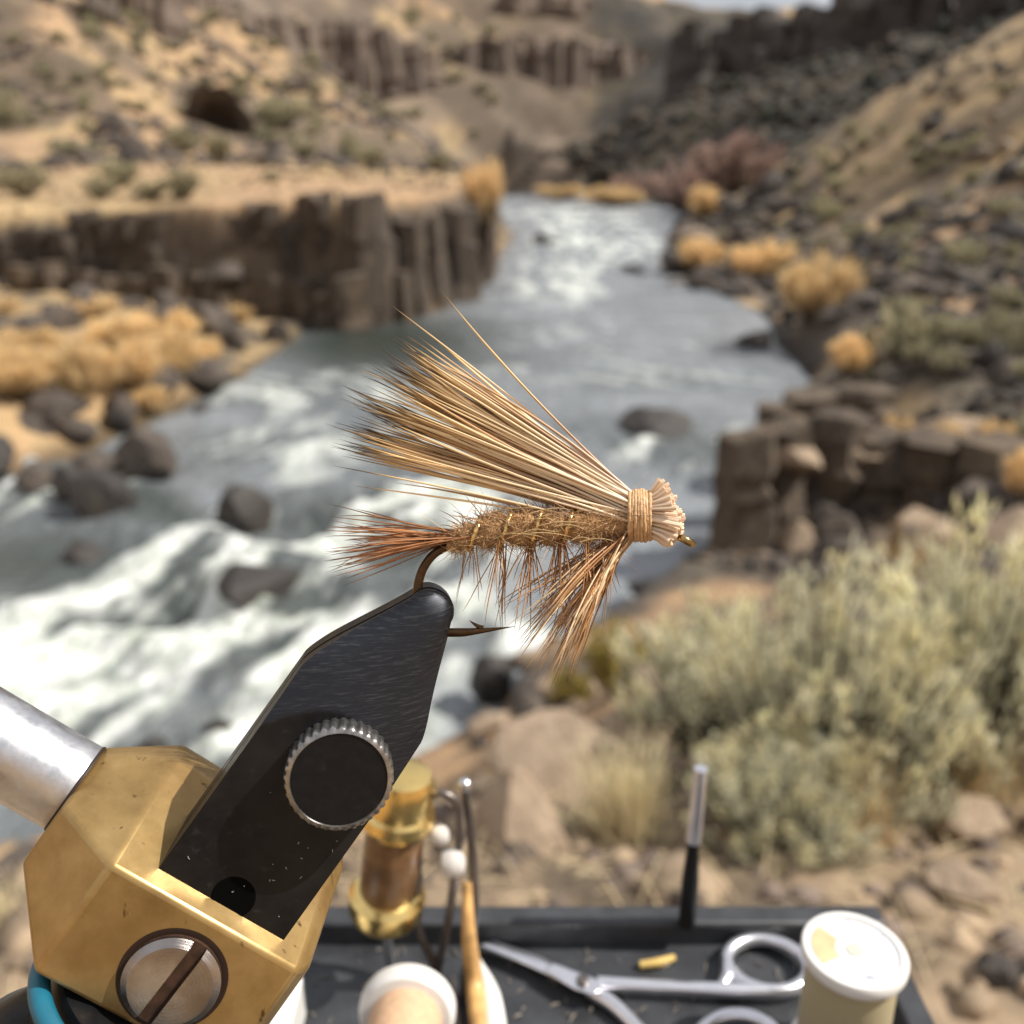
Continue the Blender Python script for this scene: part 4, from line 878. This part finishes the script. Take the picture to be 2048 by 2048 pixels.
# hair strands
def strand(p0, p1, p2, r0, cs_, n=16, tip=.12, r1=.25):
    pts = bez(p0, p1, p2, n); t = np.linspace(0, 1, n); pts = pts + np.outer(np.sin(t*math.pi*g.uniform(1.2, 2.6)+g.uniform(0, 3))*t*g.normal()*2.6, (.45, .85, .3)); rad = (r0*(1-.35*t))*np.clip((1-t)/.30, .0, 1)**.7 + r1; rad[-1] = .1
    return (fpa(pts), rad*K, cs_(t))
def colmix(stops, mul):
    def f(t):
        ts = [s[0] for s in stops]; return np.stack([np.interp(t, ts, [s[1][k] for s in stops]) for k in range(3)], 1)*mul
    return f
pa = []; W0 = np.array((1257., 1030.))
def wing_strand(ang, L, v=None, r0=None, dark=None, sag=None):
    v = np.clip((36-ang)/32 + g.normal()*.10, 0.0, 1.0) if v is None else v
    dz = g.normal()*.42; dz = np.clip(dz, -1, 1)
    p0 = np.array((1262, 984 + v*86, dz*30*math.sqrt(max(.1, 1-(2*v-1)**2)) + 6)); a = R_(ang)
    p2 = np.array((1257-math.cos(a)*L, 1030-math.sin(a)*L, dz*44+g.normal()*8))
    mid = p0*.52+p2*.48; pr = np.array((math.sin(a), -math.cos(a), 0)); sag = (g.normal()*15 + (26-ang)*-.30) if sag is None else sag
    p1 = mid + pr*sag*-1.0
    k = g.random(); mul = g.uniform(.72, 1.18)
    if k < .18: base = [(0, (.66, .47, .33)), (.3, (.50, .31, .18)), (.8, (.56, .35, .17))]
    else: base = [(0, (.96, .79, .60)), (.25, (.95, .75, .51)), (.8, (.93, .68, .37))]
    td = g.uniform(.85, .955) if dark is None else dark
    cfun = colmix(base + [(td-.05, (.80, .54, .25)), (td+.03, (.10, .06, .035)), (1, (.015, .012, .012))], mul)
    pa.append(strand(p0, p1, p2, r0 or np.clip(g.normal(2.6, .55), 1.4, 3.8), cfun, 18))
for (mu, sd, n_, Lm, Ls) in [(37.3, 1.3, 36, 545, 30), (32.5, 1.3, 44, 552, 30), (28.5, .9, 22, 560, 34), (23, 1.5, 60, 566, 30), (16.6, 1.1, 36, 572, 28), (13, .9, 16, 584, 22)]:
    for i in range(n_): wing_strand(g.normal(mu, sd), g.normal(Lm, Ls))
for i in range(34): wing_strand(g.choice([37, 32, 23, 23, 16])+g.normal()*1.5, g.uniform(360, 520))
wing_strand(41.5, 640, 0.02, 2.4, .95, -6); wing_strand(42.5, 560, .02); wing_strand(6, 553, .95, 2.6, .93, -18); wing_strand(9.5, 600, .93, 2.5, .86, -14); wing_strand(7.5, 470, .98, 3.0, .97, -18)
# the one long stray hair above the wing
cf = colmix([(0, (.70, .48, .30)), (.3, (.42, .24, .13)), (.6, (.70, .46, .18)), (.88, (.70, .46, .18)), (.95, (.15, .1, .06)), (1, (.05, .04, .03))], 1)
pa.append(strand((1262, 986, 10), (1060, 800, 20), (878, 577, 26), 2.6, cf, 24))
V, F, Cc = tube_mesh(pa, 6); fl(mk('wing', V, F, M['hair'], cols=Cc))
# tail
pa = []; RB = [(0, (.26, .12, .05)), (.6, (.42, .19, .08)), (.85, (.32, .15, .07)), (1, (.04, .02, .015))]
for i in range(70):
    a = g.normal(-1.5, 7.5) if i < 56 else g.uniform(-24, 24); L = g.uniform(190, 285); p0 = np.array((925+g.uniform(-15, 30), 1074+g.normal()*7, g.normal()*9)); a = R_(a)
    p2 = np.array((925-math.cos(a)*L, 1080-math.sin(a)*L+g.normal()*5, g.normal()*32)); p1 = (p0+p2)/2 + np.array((0, g.normal()*7-3, 0))
    pa.append(strand(p0, p1, p2, g.uniform(1.0, 1.7), colmix(RB, g.uniform(.6, 1.5)), 14))
V, F, Cc = tube_mesh(pa, 5); fl(mk('tail', V, F, M['hair'], cols=Cc))
# hackle: the beard under the collar and the sparse turns along the body
pa = []; HK = [(0, (.32, .14, .055)), (.5, (.50, .25, .10)), (.85, (.45, .25, .11)), (1, (.12, .07, .045))]; HL = [(0, (.55, .36, .20)), (.6, (.80, .58, .34)), (1, (.40, .28, .17))]
ends = [(990, 1190), (1000, 1245), (1030, 1290), (1060, 1330), (1080, 1372), (1112, 1378), (1150, 1300), (1180, 1240)]
for i in range(135):
    u = g.beta(1.6, 1.5)*(len(ends)-1.001); j = int(u); f_ = u-j; e = np.array(ends[j])*(1-f_)+np.array(ends[j+1])*f_
    k = g.uniform(.62, 1.03); p0 = np.array((1250+g.normal()*8, 1074+g.normal()*7, g.normal()*16)); p2 = np.array((*(p0[:2]+(e-p0[:2])*k + g.normal(size=2)*12), g.normal()*75)); p1 = (p0+p2)/2 + np.array((-8+g.normal()*10, -14+g.normal()*10, g.normal()*10))
    pa.append(strand(p0, p1, p2, g.uniform(1.1, 2.1), colmix(HL if g.random() < .3 else HK, g.uniform(.7, 1.4)), 14))
for x, n_ in [(1004, 15), (1062, 19), (1120, 22), (1178, 22), (1215, 10), (945, 7)]:
    for i in range(n_):
        yc = float(np.interp(x, bp[:, 0], bp[:, 1])); p0 = np.array((x+g.normal()*6, yc+body_r(x)*.75, g.normal()*22)); L = g.uniform(70, 205) if x > 960 else g.uniform(40, 130)
        a = g.normal(.10, .20); p2 = p0 + np.array((-math.sin(a)*L+g.normal()*10, math.cos(a)*L, g.normal()*40)); p1 = (p0+p2)/2 + np.array((g.normal()*9, 0, g.normal()*9))
        pa.append(strand(p0, p1, p2, g.uniform(.7, 1.35), colmix(HK, g.uniform(.6, 1.35)), 10))
for i in range(46):                                                            # short barbs standing out above the body
    x = g.uniform(925, 1190); yc = float(np.interp(x, bp[:, 0], bp[:, 1])); L = g.uniform(30, 95); a = g.normal(-.7, .5); p0 = np.array((x, yc-body_r(x)*.6, g.normal()*20)); p2 = p0 + np.array((-math.cos(a)*L*.8, -abs(math.sin(a))*L*.7, g.normal()*20)); p1 = (p0+p2)/2+np.array((0, -g.uniform(0, 12), 0))
    pa.append(strand(p0, p1, p2, .8, colmix(HK, g.uniform(.5, 1.1)), 8))
for i in range(16):                                                            # long pale barbs lying along the flank
    x = g.uniform(930, 1180); p0 = np.array((x, 1058+g.normal()*18, 44)); p2 = p0 + np.array((g.uniform(40, 130), g.normal()*16, -2)); p1 = (p0+p2)/2 + np.array((0, -14, 6)); pa.append(strand(p0, p1, p2, 1.1, colmix([(0, (.52, .36, .18)), (1, (.46, .30, .14))], g.uniform(.6, 1.2)), 10))
V, F, Cc = tube_mesh(pa, 5); fl(mk('hackle', V, F, M['hair'], cols=Cc))
# trimmed hair butts in front of the collar
pa = []; el = np.array([(1322, 956), (1340, 978), (1356, 1003), (1367, 1030), (1371, 1050), (1364, 1068), (1350, 1084), (1336, 1094)], float)
for i in range(150):
    u = g.uniform(0, 1); k = u*(len(el)-1.001); j = int(k); e = el[j]*(1-k+j)+el[j+1]*(k-j); dz = g.uniform(-1, 1)*math.sqrt(1-(2*u-1)**2*.8)
    p0 = np.array((1296, 988+u*86, dz*36)); p2 = np.array((e[0]-abs(dz)*14+g.normal()*3, e[1]+g.normal()*2, dz*54)); L = p2-p0; rr = g.uniform(2.8, 4.6)
    pts = np.array([p0, p0+L*.5+np.array((0, (u-.45)*-5, 0)), p2-L*.06, p2, p2+L*.004]); c = np.array((.86, .66, .48))*g.uniform(.75, 1.15); cc = np.array([c*.75, c, c*1.08, c*1.15, np.minimum(1, c*1.25)])
    pa.append((fpa(pts), np.array((rr*.75, rr, rr*1.12, rr*1.12, .05))*K, cc))
V, F, Cc = tube_mesh(pa, 7); fl(mk('hair_butts', V, F, M['hair'], cols=Cc, sharp=50))
# thread collar, wrap by wrap
M['wrap'] = (lambda m: (m.base(m.ramp(m.noise(2600, 4, .7, stretch=(1, 1, .4)), [(.3, (.34, .19, .085)), (.55, (.58, .36, .18)), (.75, (.70, .48, .26))])), m.set(Roughness=.5), m.bump(m.noise(3500, 3), .5, .0002), m.m)[-1])(N('collar_thread'))
V, F = [], []
for x in np.linspace(1258, 1300, 6):
    for a in np.linspace(0, 2*math.pi, 33)[:-1]: V.append(fp(x, 1031-46*math.sin(a), 40*math.cos(a)))
for i in range(5):
    for k in range(32): F.append((i*32+k, i*32+(k+1) % 32, (i+1)*32+(k+1) % 32, (i+1)*32+k))
cl_ = fl(mk('collar', V, F, M['wrap']))
for i, x in enumerate(np.linspace(1259, 1300, 8)):
    rr = 48+ (2.5 if 1 < i < 6 else 0) + g.normal()*.6; tl = g.normal()*2.0
    V, F, Cc = tube_mesh([(fpa([(x+tl*math.sin(a)+g.normal()*.25, 1031-rr*math.sin(a), (rr-6)*math.cos(a)) for a in np.linspace(0, 2*math.pi, 57)]), 3.9*K*(1+.10*g.normal(size=57).clip(-1.5, 1.5)), (1, 1, 1))], 7); o = mk('thread_wrap', V, F, M['wrap']); o.parent = cl_

# ================================================================== TRAY AND TOOLS
RZ = -.155; yb, yf = .1674, -.02; xl = -.078; pr_ = at_z(1830, 1960, RZ); xr = pr_.x
tray = thing('tool_tray', 'black plastic tool tray with raised rim below the vise', 'tray', (0, .07, TZ-.002)); TI = tray.location.copy()
def tp(o): o.parent = tray; o.matrix_parent_inverse = Matrix.Translation(-TI); return o
Xx, Yy, Zz = Vector((1, 0, 0)), Vector((0, 1, 0)), Vector((0, 0, 1)); rt = .0057
V, F = box_vf(((xl+xr)/2, (yb+yf)/2, TZ-.0015), Xx, Yy, Zz, (xr-xl)/2-.0005, (yb-yf)/2-.0005, .0015); tp(mk('tray_floor', V, F, M['tray'], sharp=30))
for c_, hx, hy in [(((xl+xr)/2, yb-rt/2), (xr-xl)/2, rt/2), (((xl+xr)/2, yf+rt/2), (xr-xl)/2, rt/2), ((xl+rt/2, (yb+yf)/2), rt/2, (yb-yf)/2-rt-.0002), ((xr-rt/2, (yb+yf)/2), rt/2, (yb-yf)/2-rt-.0002)]:
    V, F = box_vf((c_[0], c_[1], (RZ+TZ-.004)/2), Xx, Yy, Zz, hx, hy, (RZ-TZ+.004)/2); tp(bevel(mk('rim', V, F, M['tray'], sharp=30), .0009, 3))
# tripod under the tray
gzt = ground_z(0, .1)
st = thing('tripod_stand', 'black tripod stand carrying the tray', 'stand', (0, .07, gzt)); SI = st.location.copy()
def sp(o): o.parent = st; o.matrix_parent_inverse = Matrix.Translation(-SI); return o
sp(lathe('post', (0, .07, gzt+.3), (0, 0, 1), [(.012, 0), (.012, TZ-.0045-gzt-.3)], M['black'], seg=24))
for k in range(3):
    a = 2*math.pi*k/3+.5; V, F, Cc = tube_mesh([(np.array([(0, .07, gzt+.45), (math.cos(a)*.3, .07+math.sin(a)*.3, gzt)]), .008, (0, 0, 0))], 10); sp(mk('leg', V, F, M['black']))

def sz(p, r): return r*p.length/FPX                     # pixel radius at a place
def rod(name, pts, rpx, mat, label=None, cat=None, sides=14, n=40, parent=None, par_fix=None):
    P = np.array([tuple(p) for p in pts]); Q, u = smooth_path(P, n); d = np.linalg.norm(Q, axis=1)/FPX
    rr = np.interp(u, np.linspace(0, 1, len(rpx)), rpx)*d
    Q = np.vstack([Q[0], Q, Q[-1]]); rr = np.r_[1e-6, rr, 1e-6]; Q[0] += (Q[1]-Q[2])*.02; Q[-1] += (Q[-2]-Q[-3])*.02
    V, F, Cc = tube_mesh([(Q, rr, (0, 0, 0))], sides); o = mk(name, V, F, mat, sharp=50)
    if label: o['label'] = label; o['category'] = cat
    if parent is not None: o.parent = parent; o.matrix_parent_inverse = Matrix.Translation(-parent.location)
    return o
def child(o, par): o.parent = par; o.matrix_parent_inverse = Matrix.Translation(-par.location); return o
# thread spool, upright at the right
hS = .027; p = at_z(1710, 1898, TZ+hS); rS = 107*p.length/FPX*.83
sp_ = thing('thread_spool', 'white thread spool of beige thread standing at the tray corner', 'spool', (p.x, p.y, TZ)); SPL = sp_.location.copy()
child(lathe('spool_body', (p.x, p.y, TZ+.0002), Zz, [(rS*.98, 0), (rS, .0006), (rS, .0022), (rS*.95, .0028), (rS*.80, .003)], M['white'], seg=64), sp_)
child(lathe('thread_winding', (p.x, p.y, TZ), Zz, [(rS*.80, .0026), (rS*.86, .004), (rS*.87, hS*.5), (rS*.86, hS-.004), (rS*.80, hS-.002)], M['thread_olive'], seg=64), sp_)
child(lathe('top_flange', (p.x, p.y, TZ), Zz, [(rS*.80, hS-.0026), (rS*.98, hS-.0024), (rS, hS-.0018), (rS, hS-.0005), (rS*.97, hS), (rS*.84, hS+.0001), (rS*.82, hS-.0005), (rS*.2, hS-.0005)], M['white'], seg=64), sp_)
lb = child(lathe('paper_label', (p.x, p.y, TZ), Zz, [(rS*.81, hS-.00048), (rS*.81, hS-.00030), (rS*.2, hS-.0003), (rS*.19, hS-.0003)], M['label'], seg=64), sp_)
child(lathe('spool_hole', (p.x, p.y, TZ), Zz, [(rS*.17, hS-.0006), (rS*.17, hS-.00012), (rS*.02, hS-.00012)], simple('hole_plastic', (.48, .48, .42), .5), seg=32), sp_)
a0, a1 = R_(130), R_(205); V = [Vector((p.x, p.y, TZ+hS-.0002)) + Vector((math.cos(a), math.sin(a), 0))*(rS*q) for q in (.36, .80) for a in np.linspace(a0, a1, 14)]
child(mk('label_patch', V, [(k, k+1, 14+k+1, 14+k) for k in range(13)], simple('tan_print', (.60, .46, .26), .4)), sp_)
# second spool lying with its white end away from the lens
p = at_z(818, 2012, TZ+.0082); r2 = 84*p.length/FPX; axv = Vector((.0, -1, .18)).normalized(); LN = 3.0*r2
s2 = thing('thread_spool', 'small spool of pinkish tan thread lying below the brass tool', 'spool', (p.x, p.y, TZ))
zt_ = p + Vector((0, 0, max(0, r2-.0082)))
child(lathe('flange', zt_, axv, [(r2*.9, 0), (r2, .15*r2), (r2, .35*r2), (r2*.9, .5*r2), (r2*.7, .52*r2)], M['white'], seg=48), s2)
child(lathe('thread_winding', zt_, axv, [(r2*.70, .45*r2), (r2*.74, .6*r2), (r2*.74, LN*.85), (r2*.7, LN*.92)], M['thread_tan'], seg=48), s2)
child(lathe('flange', zt_+axv*LN*.92, axv, [(r2*.7, 0), (r2*.9, .01*r2), (r2, .15*r2), (r2, .35*r2), (r2*.9, .5*r2)], M['white'], seg=48), s2)
# brass ended tool with brown barrel
YT = .150; pa0 = at_y(769, 1835, YT); pa1 = at_y(806, 1542, YT); axv = (pa1-pa0); Lb = axv.length; u = pa0.length/FPX
bt = thing('hair_stacker', 'brass ended tool with brown barrel standing behind the jaws', 'tool', (pa0.x, pa0.y, TZ))
k_ = Lb/297
child(lathe('brass_foot', pa0, axv, [(40*u, 0), (62*u, 10*k_), (68*u, 24*k_), (69*u, 50*k_), (60*u, 60*k_), (48*u, 64*k_)], M['gold'], seg=48), bt)
child(lathe('barrel', pa0, axv, [(50*u, 62*k_), (52*u, 66*k_), (52*u, 192*k_), (50*u, 198*k_)], M['brownwood'], seg=48), bt)
child(lathe('brass_cap', pa0, axv, [(48*u, 190*k_), (60*u, 196*k_), (66*u, 208*k_), (64*u, 225*k_), (58*u, 232*k_), (58*u, 276*k_), (50*u, 292*k_), (30*u, 298*k_)], M['gold'], seg=48), bt)
pt = at_z(786, 1962, TZ); child(rod('tube', [pa0+(pa0-pa1)*-.02, (pa0+pt)/2, pt], [9, 9], M['steel']), bt)
# wire bobbin
def q_(px, py, Y=.150): return at_y(px, py, Y)
wb = thing('wire_bobbin', 'dark wire bobbin with two pearly beads between its arms', 'bobbin', tuple(at_z(872, 1985, TZ)))
child(rod('arm', [q_(872, 1935), q_(838, 1860), q_(836, 1760), q_(845, 1640), q_(856, 1600), q_(880, 1586), q_(908, 1598), q_(918, 1650), q_(908, 1760), q_(893, 1860), q_(876, 1935)], [8, 8], M['dark'], n=80), wb)
child(rod('tube', [q_(873, 1930), at_z(872, 1985, TZ+.0005)], [11, 9], M['dark']), wb)
for (a, b, rr) in [(880, 1672, 20), (905, 1728, 27)]:
    p = q_(a, b, .149); r1 = rr*p.length/FPX; child(lathe('bead', p-Vector((r1*.8, 0, 0)), (1, 0, .12), [(r1*.3, 0), (r1*.85, r1*.2), (r1, r1*.6), (r1, r1*1.1), (r1*.8, r1*1.5), (r1*.3, r1*1.7)], M['bead'], seg=28), wb)
# slim dark rod with bright ball
dr_ = thing('bodkin', 'slim dark rod with bright ball end standing beside the bobbin', 'tool', tuple(at_z(935, 2000, TZ)))
child(rod('shaft', [q_(930, 1578, .155), q_(944, 1700, .155), q_(948, 1800, .152), at_z(925, 1995, TZ+.001)], [8, 9, 10, 8], M['dark']), dr_)
p = q_(929, 1570, .155); r1 = 15*p.length/FPX; child(lathe('ball', p-Zz*r1, Zz, [(r1*math.sin(a), r1-r1*math.cos(a)) for a in np.linspace(.1, 3.04, 9)], M['steel'], seg=24), dr_)
# light wooden handled dubbing tool leaning toward the lens, and a white handled one under it
rod('dubbing_brush', [q_(934, 1765, .152), q_(936, 1850, .148), at_z(948, 1960, TZ+.006), at_z(965, 2130, TZ+.006)], [9, 15, 17, 15], M['wood'], 'light wooden tool handle leaning down toward the spool', 'tool')
rod('white_handle', [at_z(955, 1925, TZ+.003), at_z(975, 1975, TZ+.003), at_z(988, 2060, TZ+.003), at_z(985, 2160, TZ+.003)], [8, 20, 24, 22], M['white'], 'white plastic tool handle lying beside the wooden handle', 'tool')
rod('tweezers', [at_z(905, 1955, TZ+.0012), at_z(918, 2060, TZ+.0012), at_z(925, 2150, TZ+.0012)], [5, 9, 10], M['dark'], 'dark thin tweezers lying between the spool and wooden handle', 'tweezers')
# scissors lying on the tray
sx = thing('scissors', 'silver tying scissors lying open on the tray', 'scissors', tuple(at_z(1190, 1970, TZ)))
zs = TZ+.0026
def zq(a, b, dz=0): return at_z(a, b, zs+dz)
def flat(name, poly_, z0, z1, par):
    n = len(poly_); V = [at_z(a, b, z) for z in (z0, z1) for a, b in poly_]; F = [tuple(range(n))[::-1], tuple(range(n, 2*n))] + [(i, (i+1) % n, n+(i+1) % n, n+i) for i in range(n)]
    return child(bevel(mk(name, V, F, M['satin'], sharp=30), .0005, 2), par)
flat('blade', [(958, 1890), (1060, 1934), (1170, 1984), (1200, 1985), (1195, 1962), (1085, 1920), (975, 1884)], zs-.0008, zs+.0008, sx)
flat('blade', [(972, 1876), (1080, 1912), (1130, 1936), (1120, 1950), (1060, 1926)], zs-.0022, zs-.0011, sx)
flat('box_joint', [(1086, 1942), (1106, 1924), (1205, 1962), (1206, 1982), (1185, 1992), (1150, 1980)], zs-.0020, zs+.0016, sx)
child(rod('shank', [zq(1195, 1966), zq(1300, 1972), zq(1400, 1977), zq(1480, 1981), zq(1535, 1983)], [13, 12, 12, 13, 11], M['satin']), sx)
child(rod('shank', [zq(1180, 1980, -.0006), zq(1220, 2005, -.0006), zq(1290, 2070, -.0006), zq(1380, 2140, -.0006)], [14, 13, 12, 12], M['satin']), sx)
for (cx, cy, rx_, ry_, ro) in [(1534, 1930, 82, 50, .22), (1478, 2092, 84, 62, .1)]:
    L_ = [zq(cx+rx_*math.cos(a)*math.cos(ro)-ry_*math.sin(a)*math.sin(ro), cy+rx_*math.cos(a)*math.sin(ro)+ry_*math.sin(a)*math.cos(ro)) for a in np.linspace(0, 2*math.pi, 49)]
    P = np.array([tuple(v) for v in L_]); V, F, Cc = tube_mesh([(P, 12*np.linalg.norm(P, axis=1)/FPX, (0, 0, 0))], 12); child(mk('finger_ring', V, F, M['satin']), sx)
pv_ = zq(1165, 1962, .0017); child(lathe('pivot_screw', pv_, Zz, [(.0013, 0), (.0013, .0005), (.0009, .0007), (.0001, .0007)], M['dark'], seg=20), sx)
child(rod('shank_web', [zq(1440, 1976), zq(1452, 1958), zq(1454, 1925)], [11, 14, 11], M['satin']), sx)
# standing needle in the far rim
p = at_z(1373, 1848, RZ); Yn = p.y; t_ = at_y(1402, 1537, Yn); mdl = at_y(1387, 1682, Yn)
nd = thing('dubbing_needle', 'upright needle with black handle and silver shaft at the far rim', 'tool', tuple(p))
child(rod('handle', [p, at_y(1380, 1765, Yn), mdl], [15, 16, 11], M['black']), nd); child(rod('shaft', [mdl, t_], [14, 13], M['satin']), nd)
# small white box behind the brass block, clipping and crumbs on the tray
p = at_z(560, 2075, TZ); V, F = box_vf((p.x, p.y, TZ+.0052), Xx, Yy, Zz, .0042, .006, .005); o = bevel(mk('plastic_box', V, F, M['white'], sharp=30, label='small white plastic box mostly hidden behind the brass block', category='box'), .0006, 2)
rod('hair_clipping', [at_z(1280, 1930, TZ+.001), at_z(1315, 1925, TZ+.0014), at_z(1348, 1915, TZ+.001)], [7, 8, 6], simple('straw', (.55, .38, .12), .7), 'yellow straw clipping lying on the tray above the scissors', 'clipping')
pa = []
for i in range(90):
    a, b = g.uniform(620, 1600), g.uniform(1900, 2045); P0 = at_z(a, b, TZ+.0003); d = Vector((g.normal(), g.normal(), 0)).normalized()*g.uniform(.0004, .0016); pa.append((np.array([P0-d, P0+Vector((0, 0, .0003)), P0+d]), np.array((.3, 1, .3))*g.uniform(.00008, .0003), np.array((.34, .29, .24))*g.uniform(.4, 1.1)))
V, F, Cc = tube_mesh(pa, 4); mk('crumbs', V, F, M['hair'], cols=Cc, kind='stuff', label='dust and hair crumbs scattered on the black tray', category='dust')
